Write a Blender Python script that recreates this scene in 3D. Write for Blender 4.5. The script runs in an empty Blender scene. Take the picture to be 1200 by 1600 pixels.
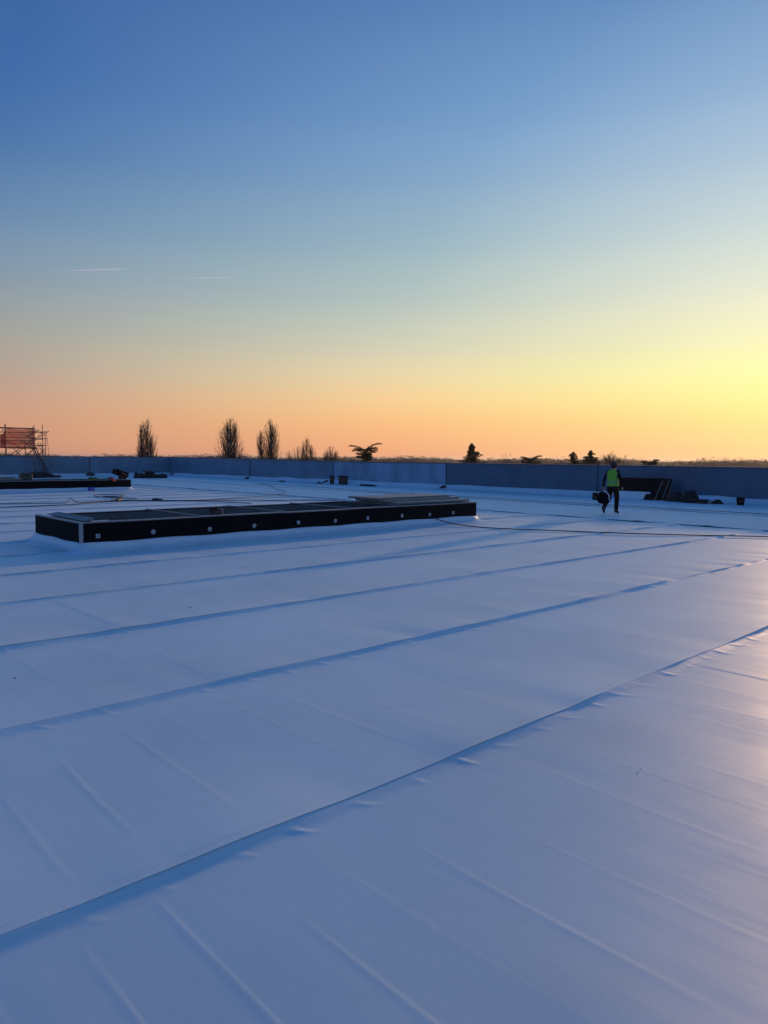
import bpy, math, random
import numpy as np
from mathutils import Vector, Matrix

PI = math.pi
scene = bpy.context.scene
COL = scene.collection

# ------------------------------------------------------------------ camera
# world axes follow the building: X along the membrane seams, Y along the long parapet
AL = math.radians(47.4)
fwd0 = Vector((math.cos(AL), math.sin(AL), 0)); right0 = Vector((math.sin(AL), -math.cos(AL), 0))
pitch = math.atan(84 / 1150.0); roll = 0.008
fwd = (fwd0 * math.cos(pitch) - Vector((0, 0, 1)) * math.sin(pitch)).normalized()
up0 = right0.cross(fwd).normalized()
right = (right0 * math.cos(roll) + up0 * math.sin(roll)).normalized()
up = right.cross(fwd).normalized()
cam_data = bpy.data.cameras.new('camera')
cam = bpy.data.objects.new('camera', cam_data); COL.objects.link(cam)
M = Matrix.Identity(4)
for i in range(3):
    M[i][0] = right[i]; M[i][1] = up[i]; M[i][2] = -fwd[i]
M[2][3] = 1.8
cam.matrix_world = M
cam_data.sensor_fit = 'VERTICAL'; cam_data.sensor_height = 36; cam_data.lens = 36 * 1150 / 1600
cam_data.clip_start = 0.05; cam_data.clip_end = 120000
scene.camera = cam

# ------------------------------------------------------------------ sky and sun
SKY_GLOW = 0.005; SKY_STRENGTH = 1.0
SUN_EL = math.radians(6.3)
SUN_AZ = math.radians(13.3)            # from +X towards +Y
sun_dir = Vector((math.cos(SUN_EL) * math.cos(SUN_AZ), math.cos(SUN_EL) * math.sin(SUN_AZ), math.sin(SUN_EL)))
world = bpy.data.worlds.new('World'); scene.world = world; world.use_nodes = True
wn = world.node_tree.nodes; wl = world.node_tree.links
bg = wn['Background']
sky = wn.new('ShaderNodeTexSky'); sky.sky_type = 'NISHITA'; sky.sun_disc = False
sky.sun_elevation = SUN_EL; sky.sun_rotation = PI / 2 - SUN_AZ
sky.altitude = 50; sky.air_density = 1.0; sky.dust_density = 1.0; sky.ozone_density = 2.0
def lin(c):
    c = c / 255.0
    return c / 12.92 if c <= 0.04045 else ((c + 0.055) / 1.055) ** 2.4
def wmath(op, a, b=None, clamp=False):
    n = wn.new('ShaderNodeMath'); n.operation = op; n.use_clamp = clamp
    for i, v in enumerate((a, b)):
        if v is None: continue
        if isinstance(v, (int, float)): n.inputs[i].default_value = v
        else: wl.new(v, n.inputs[i])
    return n.outputs[0]
def wdot(v):
    n = wn.new('ShaderNodeVectorMath'); n.operation = 'DOT_PRODUCT'
    wl.new(dirv, n.inputs[0]); n.inputs[1].default_value = v
    return n.outputs['Value']
# evening sky: colour by height above the horizon, in four bearings from the sun
tc = wn.new('ShaderNodeTexCoord'); dirv = tc.outputs['Generated']
elev = wmath('ARCSINE', wdot((0, 0, 1)))
epos = wmath('ADD', wmath('MULTIPLY', elev, 180 / PI / 95.0), 5 / 95.0, True)      # -5..90 degrees -> 0..1
bear = wmath('MULTIPLY', wmath('ARCCOSINE', wdot((math.cos(SUN_AZ), math.sin(SUN_AZ), 0))), 180 / PI)
EL = [-2, 0.7, 3.3, 5.7, 8, 11.3, 15, 19.3, 23.4, 30, 45, 80]
RAMPS = {
    5:   [(248, 190, 136), (250, 200, 140), (252, 228, 142), (250, 248, 164), (248, 246, 186), (242, 241, 210), (226, 234, 224), (208, 224, 230), (188, 212, 230), (158, 190, 218), (84, 132, 190), (42, 100, 172)],
    34:  [(236, 160, 120), (242, 170, 124), (248, 194, 134), (238, 210, 160), (216, 208, 178), (186, 197, 188), (160, 184, 192), (138, 170, 198), (120, 158, 200), (98, 138, 188), (58, 110, 176), (36, 94, 170)],
    63:  [(200, 142, 118), (204, 149, 122), (199, 152, 130), (178, 156, 144), (162, 158, 152), (138, 152, 164), (112, 141, 172), (84, 122, 169), (66, 108, 167), (57, 99, 160), (42, 94, 166), (34, 92, 169)],
    115: [(110, 120, 150), (118, 128, 158), (118, 132, 165), (114, 132, 170), (108, 130, 174), (98, 126, 178), (88, 122, 180), (78, 118, 182), (68, 113, 182), (52, 102, 172), (40, 95, 170), (32, 91, 169)],
}
prev = None; pk = None
for k in sorted(RAMPS):
    r = wn.new('ShaderNodeValToRGB'); cr = r.color_ramp; cr.interpolation = 'CARDINAL'
    while len(cr.elements) < len(EL): cr.elements.new(0.5)
    for i, e in enumerate(EL):
        cr.elements[i].position = (e + 5) / 95.0
    for i, e in enumerate(EL):
        c = RAMPS[k][i]; cr.elements[i].color = (lin(c[0]), lin(c[1]), lin(c[2]), 1)
    wl.new(epos, r.inputs[0])
    if prev is None: prev = r.outputs[0]
    else:
        mr = wn.new('ShaderNodeMapRange'); mr.interpolation_type = 'SMOOTHSTEP' if k == 115 else 'LINEAR'
        wl.new(bear, mr.inputs[0]); mr.inputs[1].default_value = pk; mr.inputs[2].default_value = k
        mx = wn.new('ShaderNodeMix'); mx.data_type = 'RGBA'
        wl.new(mr.outputs[0], mx.inputs[0]); wl.new(prev, mx.inputs[6]); wl.new(r.outputs[0], mx.inputs[7])
        prev = mx.outputs[2]
    pk = k
aur = wn.new('ShaderNodeMix'); aur.data_type = 'RGBA'; aur.blend_type = 'ADD'; aur.inputs[0].default_value = SKY_GLOW
wl.new(prev, aur.inputs[6]); wl.new(sky.outputs[0], aur.inputs[7])
wl.new(aur.outputs[2], bg.inputs[0])
bg.inputs[1].default_value = SKY_STRENGTH
sd = bpy.data.lights.new('sun', 'SUN'); sd.energy = 2.7; sd.angle = math.radians(1.0); sd.color = (1.0, 0.60, 0.29)
sun = bpy.data.objects.new('sun', sd); COL.objects.link(sun)
sun.rotation_euler = sun_dir.to_track_quat('Z', 'Y').to_euler()
sun.location = (40, 10, 20)
vs = scene.view_settings
vs.view_transform = 'Standard'; vs.look = 'None'; vs.exposure = 0.0; vs.gamma = 1.0; vs.use_curve_mapping = False

# ------------------------------------------------------------------ helpers
rng = random.Random(7)
nrg = np.random.default_rng(11)

class MB:
    """collects shapes; build() links them as one mesh object"""
    def __init__(self): self.v = []; self.f = []
    def add(self, vs, fs):
        o = len(self.v); self.v += [tuple(p) for p in vs]; self.f += [tuple(i + o for i in f) for f in fs]; return self
    def box(self, x0, x1, y0, y1, z0, z1, mat=None):
        vs = [(x0, y0, z0), (x1, y0, z0), (x1, y1, z0), (x0, y1, z0), (x0, y0, z1), (x1, y0, z1), (x1, y1, z1), (x0, y1, z1)]
        if mat is not None: vs = [mat @ Vector(p) for p in vs]
        return self.add(vs, [(0, 3, 2, 1), (4, 5, 6, 7), (0, 1, 5, 4), (1, 2, 6, 5), (2, 3, 7, 6), (3, 0, 4, 7)])
    def bbox(self, x0, x1, y0, y1, z0, z1, b=0.006, mat=None):
        """box with chamfered edges"""
        cs = []
        X = (x0, x1); Y = (y0, y1); Z = (z0, z1)
        idx = {}
        vs = []
        for i in (0, 1):
            for j in (0, 1):
                for k in (0, 1):
                    sx, sy, sz = (b if i == 0 else -b), (b if j == 0 else -b), (b if k == 0 else -b)
                    for ax in range(3):
                        p = [X[i] + sx, Y[j] + sy, Z[k] + sz]; p[ax] = (X[i], Y[j], Z[k])[ax]
                        idx[(i, j, k, ax)] = len(vs); vs.append(Vector(p))
        fs = []
        for ax in range(3):
            a1, a2 = (ax + 1) % 3, (ax + 2) % 3
            for s in (0, 1):
                q = []
                for u, w in ((0, 0), (1, 0), (1, 1), (0, 1)):
                    c = [0, 0, 0]; c[ax] = s; c[a1] = u; c[a2] = w
                    q.append(idx[(*c, ax)])
                fs.append(tuple(q if s else q[::-1]))
        for ax in range(3):
            a1, a2 = (ax + 1) % 3, (ax + 2) % 3
            for u in (0, 1):
                for w in (0, 1):
                    c0 = [0, 0, 0]; c1 = [0, 0, 0]
                    c0[ax] = 0; c1[ax] = 1; c0[a1] = c1[a1] = u; c0[a2] = c1[a2] = w
                    q = [idx[(*c0, a1)], idx[(*c1, a1)], idx[(*c1, a2)], idx[(*c0, a2)]]
                    fs.append(tuple(q if (u == w) else q[::-1]))
        for i in (0, 1):
            for j in (0, 1):
                for k in (0, 1):
                    q = [idx[(i, j, k, 0)], idx[(i, j, k, 1)], idx[(i, j, k, 2)]]
                    fs.append(tuple(q if (i + j + k) % 2 else q[::-1]))
        if mat is not None: vs = [mat @ p for p in vs]
        return self.add(vs, fs)
    def tube(self, pts, rad, n=6, cap=True):
        pts = [Vector(p) for p in pts]
        if not hasattr(rad, '__len__'): rad = [rad] * len(pts)
        vs = []; fs = []
        ref = None
        for i, p in enumerate(pts):
            t = (pts[min(i + 1, len(pts) - 1)] - pts[max(i - 1, 0)])
            if t.length < 1e-9: t = Vector((0, 0, 1))
            t.normalize()
            if ref is None: ref = Vector((0, 0, 1)) if abs(t.z) < 0.9 else Vector((1, 0, 0))
            a = t.cross(ref)
            if a.length < 1e-6: a = t.orthogonal()
            a.normalize(); b = t.cross(a); ref = -a.cross(t) if False else ref
            for k in range(n):
                th = 2 * PI * k / n
                vs.append(p + (a * math.cos(th) + b * math.sin(th)) * rad[i])
        for i in range(len(pts) - 1):
            for k in range(n):
                fs.append((i * n + k, i * n + (k + 1) % n, (i + 1) * n + (k + 1) % n, (i + 1) * n + k))
        if cap:
            fs.append(tuple(range(n - 1, -1, -1))); fs.append(tuple((len(pts) - 1) * n + k for k in range(n)))
        return self.add(vs, fs)
    def lathe(self, prof, n=20, mat=None):
        vs = []; fs = []
        for r, z in prof:
            for k in range(n):
                p = Vector((r * math.cos(2 * PI * k / n), r * math.sin(2 * PI * k / n), z))
                vs.append(mat @ p if mat is not None else p)
        for i in range(len(prof) - 1):
            for k in range(n):
                fs.append((i * n + k, i * n + (k + 1) % n, (i + 1) * n + (k + 1) % n, (i + 1) * n + k))
        fs.append(tuple(range(n - 1, -1, -1))); fs.append(tuple((len(prof) - 1) * n + k for k in range(n)))
        return self.add(vs, fs)
    def build(self, name, mat, parent=None, smooth=False):
        me = bpy.data.meshes.new(name); me.from_pydata(self.v, [], self.f); me.update()
        if smooth:
            me.polygons.foreach_set('use_smooth', [True] * len(me.polygons))
        if mat is not None: me.materials.append(mat)
        o = bpy.data.objects.new(name, me); COL.objects.link(o)
        if parent is not None: o.parent = parent
        return o

def tag(o, label=None, cat=None, group=None, kind=None):
    if label: o['label'] = label
    if cat: o['category'] = cat
    if group: o['group'] = group
    if kind: o['kind'] = kind
    return o
def thing(name, label, cat, loc=(0, 0, 0), rotz=0, group=None):
    o = bpy.data.objects.new(name, None); COL.objects.link(o)
    o.empty_display_size = 0.2
    o.location = loc; o.rotation_euler = (0, 0, rotz)
    return tag(o, label, cat, group)
def kids(o): return [c for c in bpy.data.objects if c.parent == o]
def copy_tree(o, parent=None):
    c = o.copy(); COL.objects.link(c); c.parent = parent
    for ch in kids(o): copy_tree(ch, c)
    return c
def vnoise(x, y, seed=0):
    """smooth value noise, x and y arrays"""
    xi = np.floor(x).astype(np.int64); yi = np.floor(y).astype(np.int64)
    xf = x - xi; yf = y - yi
    def h(a, b):
        n = (a * 374761393 + b * 668265263 + seed * 974711) & 0x7fffffff
        n = ((n ^ (n >> 13)) * 1274126177) & 0x7fffffff
        return ((n ^ (n >> 16)) & 0xffff) / 65535.0 * 2 - 1
    u = xf * xf * (3 - 2 * xf); v = yf * yf * (3 - 2 * yf)
    return (h(xi, yi) * (1 - u) + h(xi + 1, yi) * u) * (1 - v) + (h(xi, yi + 1) * (1 - u) + h(xi + 1, yi + 1) * u) * v
def grid_mesh(name, X, Y, Z, mat, parent=None, lip=None):
    """X, Y, Z are (m, n) arrays"""
    m, n = X.shape
    co = np.stack([X, Y, Z], -1).reshape(-1, 3).astype(np.float32)
    i = np.arange(m - 1)[:, None] * n + np.arange(n - 1)[None, :]
    q = np.stack([i, i + n, i + n + 1, i + 1], -1).reshape(-1, 4).astype(np.int32)
    me = bpy.data.meshes.new(name)
    me.vertices.add(len(co)); me.vertices.foreach_set('co', co.ravel())
    me.loops.add(q.size); me.loops.foreach_set('vertex_index', q.ravel())
    me.polygons.add(len(q)); me.polygons.foreach_set('loop_start', np.arange(len(q), dtype=np.int32) * 4)
    me.polygons.foreach_set('use_smooth', np.ones(len(q), dtype=bool))
    me.update(calc_edges=True); me.validate()
    me.materials.append(mat)
    o = bpy.data.objects.new(name, me); COL.objects.link(o)
    if parent is not None: o.parent = parent
    return o

# ------------------------------------------------------------------ materials
def mat(name, col, rough=0.6, metal=0.0, spec=0.5, var=0.15, vscale=3.0, bump=0.0, bscale=40.0, stretch=(1, 1, 1), rvar=0.1):
    m = bpy.data.materials.new(name); m.use_nodes = True
    nt = m.node_tree; n = nt.nodes; l = nt.links
    b = n['Principled BSDF']
    b.inputs['Metallic'].default_value = metal; b.inputs['Specular IOR Level'].default_value = spec
    t = n.new('ShaderNodeTexCoord'); mp = n.new('ShaderNodeMapping'); mp.inputs['Scale'].default_value = stretch
    l.new(t.outputs['Object'], mp.inputs[0])
    no = n.new('ShaderNodeTexNoise'); no.inputs['Scale'].default_value = vscale; no.inputs['Detail'].default_value = 6
    l.new(mp.outputs[0], no.inputs['Vector'])
    mr = n.new('ShaderNodeMapRange'); mr.inputs[1].default_value = 0.3; mr.inputs[2].default_value = 0.7
    mr.inputs[3].default_value = 1 - var; mr.inputs[4].default_value = 1 + var
    l.new(no.outputs['Fac'], mr.inputs[0])
    mx = n.new('ShaderNodeMix'); mx.data_type = 'RGBA'; mx.blend_type = 'MULTIPLY'; mx.inputs[0].default_value = 1
    mx.inputs[6].default_value = (*col, 1); l.new(mr.outputs[0], mx.inputs[7])
    l.new(mx.outputs[2], b.inputs['Base Color'])
    r = n.new('ShaderNodeMapRange'); r.inputs[3].default_value = max(0.02, rough - rvar); r.inputs[4].default_value = min(1, rough + rvar)
    l.new(no.outputs['Fac'], r.inputs[0]); l.new(r.outputs[0], b.inputs['Roughness'])
    if bump > 0:
        n2 = n.new('ShaderNodeTexNoise'); n2.inputs['Scale'].default_value = bscale; n2.inputs['Detail'].default_value = 5
        l.new(mp.outputs[0], n2.inputs['Vector'])
        bp = n.new('ShaderNodeBump'); bp.inputs['Strength'].default_value = bump; bp.inputs['Distance'].default_value = 0.01
        l.new(n2.outputs['Fac'], bp.inputs['Height']); l.new(bp.outputs[0], b.inputs['Normal'])
    return m

def membrane_mat(name, axis):
    """white single-ply roofing membrane: faint scuffs and dust, fine rolling texture along the sheet"""
    m = bpy.data.materials.new(name); m.use_nodes = True
    nt = m.node_tree; n = nt.nodes; l = nt.links
    b = n['Principled BSDF']; b.inputs['Specular IOR Level'].default_value = 0.72
    g = n.new('ShaderNodeNewGeometry'); P = g.outputs['Position']
    def noise(scale, stretch, detail=5, rough=0.55):
        mp = n.new('ShaderNodeMapping'); mp.inputs['Scale'].default_value = stretch; l.new(P, mp.inputs[0])
        x = n.new('ShaderNodeTexNoise'); x.inputs['Scale'].default_value = scale; x.inputs['Detail'].default_value = detail
        x.inputs['Roughness'].default_value = rough; l.new(mp.outputs[0], x.inputs['Vector']); return x.outputs['Fac']
    def rangemap(v, a, b_, c, d):
        x = n.new('ShaderNodeMapRange'); l.new(v, x.inputs[0])
        for i, q in enumerate((a, b_, c, d)): x.inputs[1 + i].default_value = q
        return x.outputs[0]
    def mul(a, b_):
        x = n.new('ShaderNodeMath'); x.operation = 'MULTIPLY'; l.new(a, x.inputs[0]); l.new(b_, x.inputs[1]); return x.outputs[0]
    dust = rangemap(noise(0.55, (1, 1, 1), 7, 0.6), 0.32, 0.75, 1.0, 0.86)
    # scuffs: small dark strokes in sparse patches
    patch = rangemap(noise(0.9, (1, 1, 1), 2), 0.60, 0.68, 0.0, 1.0)
    stroke = rangemap(noise(9, (1.0, 2.6, 1), 4, 0.7), 0.64, 0.74, 0.0, 0.32)
    sc = n.new('ShaderNodeMath'); sc.operation = 'SUBTRACT'; sc.inputs[0].default_value = 1.0; l.new(mul(patch, stroke), sc.inputs[1])
    oi = n.new('ShaderNodeObjectInfo')
    sheet = rangemap(oi.outputs['Random'], 0, 1, 0.95, 1.02)
    tone = mul(mul(dust, sc.outputs[0]), sheet)
    mx = n.new('ShaderNodeMix'); mx.data_type = 'RGBA'; mx.blend_type = 'MULTIPLY'; mx.inputs[0].default_value = 1
    mx.inputs[6].default_value = (0.68, 0.81, 0.755, 1); l.new(tone, mx.inputs[7]); l.new(mx.outputs[2], b.inputs['Base Color'])
    l.new(rangemap(noise(1.7, (1, 1, 1), 6), 0.3, 0.7, 0.49, 0.61), b.inputs['Roughness'])
    st = (6, 1, 1) if axis == 'x' else (1, 6, 1)
    fine = noise(2.2, st, 6, 0.6)
    weave = noise(160, (1, 1, 1), 2)
    b1 = n.new('ShaderNodeBump'); b1.inputs['Strength'].default_value = 0.13; b1.inputs['Distance'].default_value = 0.006; l.new(fine, b1.inputs['Height'])
    b2 = n.new('ShaderNodeBump'); b2.inputs['Strength'].default_value = 0.12; b2.inputs['Distance'].default_value = 0.0015; l.new(weave, b2.inputs['Height'])
    l.new(b1.outputs[0], b2.inputs['Normal']); l.new(b2.outputs[0], b.inputs['Normal'])
    return m

MEM_X = membrane_mat('white_membrane', 'x')
MEM_Y = membrane_mat('white_membrane_perimeter', 'y')
SKIRT = mat('membrane_upstand', (0.70, 0.80, 0.78), 0.5, var=0.05, vscale=2, bump=0.25, bscale=7)
BLACK = mat('black_facing', (0.004, 0.0045, 0.006), 0.8, var=0.3, vscale=5, bump=0.1, bscale=30, spec=0.12)
TEAL = mat('grey_lining', (0.08, 0.12, 0.125), 0.6, var=0.2, vscale=2.5)
RIM = mat('zinc_rim', (0.27, 0.285, 0.285), 0.45, metal=0.6, var=0.2, vscale=6)
FOAM = mat('pale_foam_edge', (0.36, 0.37, 0.33), 0.8, var=0.12, vscale=9)
GREENBOARD = mat('pale_green_board', (0.22, 0.25, 0.21), 0.75, var=0.12, vscale=4)
ZINC = mat('zinc_plate', (0.5, 0.52, 0.55), 0.35, metal=0.3, var=0.15, vscale=20)
DARKMETAL = mat('dark_metal', (0.05, 0.05, 0.055), 0.5, metal=0.5, var=0.3, vscale=10)
CABLE = mat('black_rubber', (0.015, 0.015, 0.017), 0.55, var=0.2, vscale=8)
BROWN = mat('dark_brown_card', (0.055, 0.03, 0.02), 0.8, var=0.3, vscale=6)
BROWN2 = mat('brown_stained_card', (0.09, 0.045, 0.03), 0.8, var=0.35, vscale=5)
DKGREEN = mat('dark_green_plastic', (0.03, 0.06, 0.05), 0.5, var=0.2)
REDTOOL = mat('red_plastic', (0.45, 0.05, 0.03), 0.45, var=0.15)
BLUETOOL = mat('blue_plastic', (0.03, 0.05, 0.4), 0.5, var=0.15)
OLIVE = mat('olive_cloth', (0.10, 0.12, 0.03), 0.9, var=0.3, vscale=10, bump=0.4, bscale=25)
TARP = mat('dark_sacking', (0.014, 0.011, 0.010), 0.85, var=0.4, vscale=5, bump=0.5, bscale=18)
TARP2 = mat('charcoal_sacking', (0.009, 0.009, 0.011), 0.8, var=0.4, vscale=5, bump=0.5, bscale=18)
PANELS = [mat('parapet_panel_' + w, c, 0.5, var=v, vscale=0.9, stretch=(1, 1, 0.6), bump=0.12, bscale=1.5) for w, c, v in (
    ('slate', (0.12, 0.22, 0.28), 0.18), ('pale', (0.20, 0.34, 0.43), 0.3), ('deep', (0.055, 0.13, 0.18), 0.16))]
JOINT = mat('joint_gasket', (0.05, 0.055, 0.065), 0.7, var=0.2)
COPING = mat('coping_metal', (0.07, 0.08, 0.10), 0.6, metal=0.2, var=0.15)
CONCRETE = mat('concrete_wall', (0.35, 0.35, 0.34), 0.85, var=0.15, vscale=0.5)
EARTH = mat('field_earth', (0.03, 0.034, 0.018), 0.95, var=0.4, vscale=0.01)
BARK = mat('grey_brown_bark', (0.075, 0.06, 0.048), 0.9, var=0.3, vscale=3)
TWIG = mat('bare_twigs', (0.09, 0.068, 0.05), 0.9, var=0.3, vscale=0.6)
NEEDLE = mat('dark_needles', (0.028, 0.045, 0.022), 0.75, var=0.4, vscale=1.2)
WOOD = mat('far_woodland', (0.035, 0.032, 0.022), 0.95, var=0.4, vscale=0.03)
STEEL = mat('scaffold_steel', (0.07, 0.068, 0.07), 0.5, metal=0.5, var=0.25, vscale=4)
PLANK = mat('scaffold_board', (0.16, 0.11, 0.07), 0.85, var=0.25, vscale=3)
CLOTH = mat('dark_workwear', (0.006, 0.006, 0.008), 0.95, spec=0.1, var=0.3, vscale=12, bump=0.3, bscale=30)
SKIN = mat('skin', (0.35, 0.19, 0.13), 0.55, var=0.08)
HAIR = mat('dark_hair', (0.012, 0.01, 0.009), 0.7, var=0.3, vscale=40, bump=0.5, bscale=90)
VEST = mat('hi_vis_vest', (0.2, 0.52, 0.03), 0.75, var=0.08, vscale=14, bump=0.4, bscale=22)
REFLECT = mat('reflective_tape', (0.2, 0.27, 0.24), 0.4, var=0.1)
BOOT = mat('black_boots', (0.012, 0.011, 0.011), 0.55, var=0.2)
WHITE = mat('white_plastic', (0.7, 0.7, 0.7), 0.4, var=0.08)
net = bpy.data.materials.new('red_debris_net'); net.use_nodes = True
_n = net.node_tree.nodes; _l = net.node_tree.links
_p = _n['Principled BSDF']; _p.inputs['Base Color'].default_value = (0.4, 0.03, 0.025, 1); _p.inputs['Roughness'].default_value = 0.7
_tr = _n.new('ShaderNodeBsdfTransparent'); _tl = _n.new('ShaderNodeBsdfTranslucent'); _tl.inputs[0].default_value = (0.8, 0.07, 0.05, 1)
_m1 = _n.new('ShaderNodeMixShader'); _m1.inputs[0].default_value = 0.5; _l.new(_p.outputs[0], _m1.inputs[1]); _l.new(_tl.outputs[0], _m1.inputs[2])
_m2 = _n.new('ShaderNodeMixShader'); _m2.inputs[0].default_value = 0.75; _l.new(_tr.outputs[0], _m2.inputs[1]); _l.new(_m1.outputs[0], _m2.inputs[2])
_l.new(_m2.outputs[0], _n['Material Output'].inputs[0])
vap = bpy.data.materials.new('contrail_vapour'); vap.use_nodes = True
_n = vap.node_tree.nodes; _l = vap.node_tree.links
_p = _n['Principled BSDF']; _p.inputs['Base Color'].default_value = (0.9, 0.9, 0.9, 1); _p.inputs['Roughness'].default_value = 1
_tr = _n.new('ShaderNodeBsdfTransparent'); _m2 = _n.new('ShaderNodeMixShader')
_tc = _n.new('ShaderNodeTexCoord'); _sx = _n.new('ShaderNodeSeparateXYZ'); _l.new(_tc.outputs['Object'], _sx.inputs[0])
_mr = _n.new('ShaderNodeMapRange'); _mr.inputs[1].default_value = -3600; _mr.inputs[2].default_value = 0; _mr.inputs[3].default_value = 0.0; _mr.inputs[4].default_value = 0.28
_l.new(_sx.outputs[0], _mr.inputs[0]); _l.new(_mr.outputs[0], _m2.inputs[0]); _l.new(_tr.outputs[0], _m2.inputs[1])
_df = _n.new('ShaderNodeBsdfDiffuse'); _df.inputs[0].default_value = (0.95, 0.95, 0.95, 1)
_tl = _n.new('ShaderNodeBsdfTranslucent'); _tl.inputs[0].default_value = (0.95, 0.95, 0.95, 1)
_ad = _n.new('ShaderNodeAddShader'); _l.new(_df.outputs[0], _ad.inputs[0]); _l.new(_tl.outputs[0], _ad.inputs[1]); _l.new(_ad.outputs[0], _m2.inputs[2])
_l.new(_m2.outputs[0], _n['Material Output'].inputs[0])

# ------------------------------------------------------------------ ground and roof
PX = 32.3      # inner face of the long parapet (runs along Y)
PY = 65.0      # inner face of the far parapet (runs along X)
GZ = -10.5
n = 48; m_ = MB(); R_ = 7000
m_.add([(R_ * math.cos(2 * PI * k / n), R_ * math.sin(2 * PI * k / n), GZ) for k in range(n)], [tuple(range(n))])
tag(m_.build('ground', EARTH), kind='structure')
roof = MB().box(-14, PX + 0.3, -9, PY + 0.3, GZ, -0.05).build('roof', CONCRETE)
tag(roof, kind='structure')

W = 2.24; Y0 = 2.86
END_LAPS = {-1: 6.35, 0: -2.0, 1: 8.95, 2: 3.1, 3: 13.0, 4: 7.4, 5: 11.2}
def nodes_1d(a, b, step):
    out = [a]
    while out[-1] < b - 1e-6: out.append(min(b, out[-1] + step(out[-1])))
    return np.array(out)
XEND = 20.0
for k in range(-5, 28):
    ya = Y0 + W * k; yb = min(ya + W, PY - 0.05)
    if yb - ya < 0.3: break
    ymid = 0.5 * (ya + yb) if k >= 0 else (1.8 if k == -1 else 5)
    near = k >= -1
    xs = nodes_1d(-13.9, XEND + 0.05, lambda x: (min(0.14, max(0.007, 0.0033 * math.hypot(x, ymid))) if (near and x > -0.5) else 0.25))
    dv = min(0.12, max(0.022, 0.0055 * math.hypot(1.5, ymid)))
    vs_ = np.concatenate([[0, 0.006, 0.013, 0.021, 0.03, 0.04, 0.052, 0.066, 0.085, 0.11], nodes_1d(0.14, W - 0.3, lambda v: dv),
                          np.linspace(W - 0.3, W + 0.06, int(max(5, 0.36 / max(0.014, dv * 0.6))))[1:]])
    vs_ = np.array([v for v in vs_ if ya + v <= PY - 0.02])
    V, X = np.meshgrid(vs_, xs, indexing='ij')
    def skew(q): return 0.10 * np.clip((X - 1) / 7.5, 0, 1) if q == 0 else 0.0 * X
    Y = ya + V + skew(k) * (1 - V / W) + skew(k + 1) * (V / W)
    edge_wob = 0.010 * vnoise(X * 0.35, X * 0 + k, 3) + 0.005 * vnoise(X * 1.3, X * 0 + k, 4)
    Y = Y + edge_wob * np.exp(-V / 0.3)
    # the lapped edge stands proud; the sheet in front climbs to it over the last hand's width
    H = 0.028 + 0.008 * vnoise(X * 1.1, X * 0 + k * 3.7, 5) + 0.006 * vnoise(X * 2.9, X * 0 + k, 6)
    H2 = 0.028 + 0.008 * vnoise(X * 1.1, X * 0 + (k + 1) * 3.7, 5) + 0.006 * vnoise(X * 2.9, X * 0 + k + 1, 6)
    lipz = 0.0
    rl = 0.085 + 0.025 * vnoise(X * 1.7, X * 0 + k, 16)
    climb = np.clip((V - (W - rl)) / rl, 0, 1.0) ** 1.5 * (H2 - 0.0016)
    Z = (H + lipz) * np.clip(1 - V / 1.3, 0, 1) ** 1.5 + climb
    # sheet as a whole: slow swell, and drag wrinkles across its width
    win = np.clip(V / 0.35, 0, 1) * np.clip((W - V) / 0.25, 0, 1)
    Z += win * (0.005 * vnoise(X * 0.7, Y * 0.8, 7) + 0.0012 * vnoise(X * 2.6, Y * 1.1, 8) + 0.0004 * vnoise(X * 6.0 + Y * 0.6, Y * 0.8, 9))
    # insulation board joints telegraphing through, and the gathers where the sheet is pulled tight under its neighbour
    r2 = random.Random(100 + k)
    x = -0.3 + r2.random() * 0.4
    while near and x < XEND and k < 9:
        amp = r2.uniform(0.1, 1.2) * (1.0 if k < 4 else 0.6)
        slant = r2.uniform(-0.05, 0.05)
        d = X - x - slant * (V - W)
        c0 = r2.uniform(0.3, 0.65); wd = r2.uniform(0.25, 0.4)
        Z += 0.0010 * amp * np.exp(-(d / np.where(d > 0, 0.009, 0.026)) ** 2) * np.exp(-((V / W - c0) / wd) ** 4) * win
        if r2.random() < 0.88:
            pa = r2.choice((0.5, 0.8, 1.0, 1.5)) * r2.uniform(0.7, 1.2) * 0.0036
            ln = r2.uniform(0.03, 0.075); sl = r2.uniform(0.2, 1.1)
            u = W - V
            dd = X - x - sl * u
            Z += pa * (np.exp(-(dd / np.where(dd > 0, 0.014, 0.045)) ** 2)) * np.exp(-((u - 0.09) / ln) ** 2)
        x += r2.uniform(0.30, 0.48)
    if k in END_LAPS:
        t_ = (X - END_LAPS[k]) + 0.006 * vnoise(Y * 2, Y * 0, 12)
        Z += 0.003 / (1 + np.exp(-np.clip(t_ / 0.006, -30, 30))) * np.exp(-np.clip(t_, 0, 9) / 0.5) * win
    o = grid_mesh('membrane_sheet', X, Y, Z, MEM_X, roof)

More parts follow.
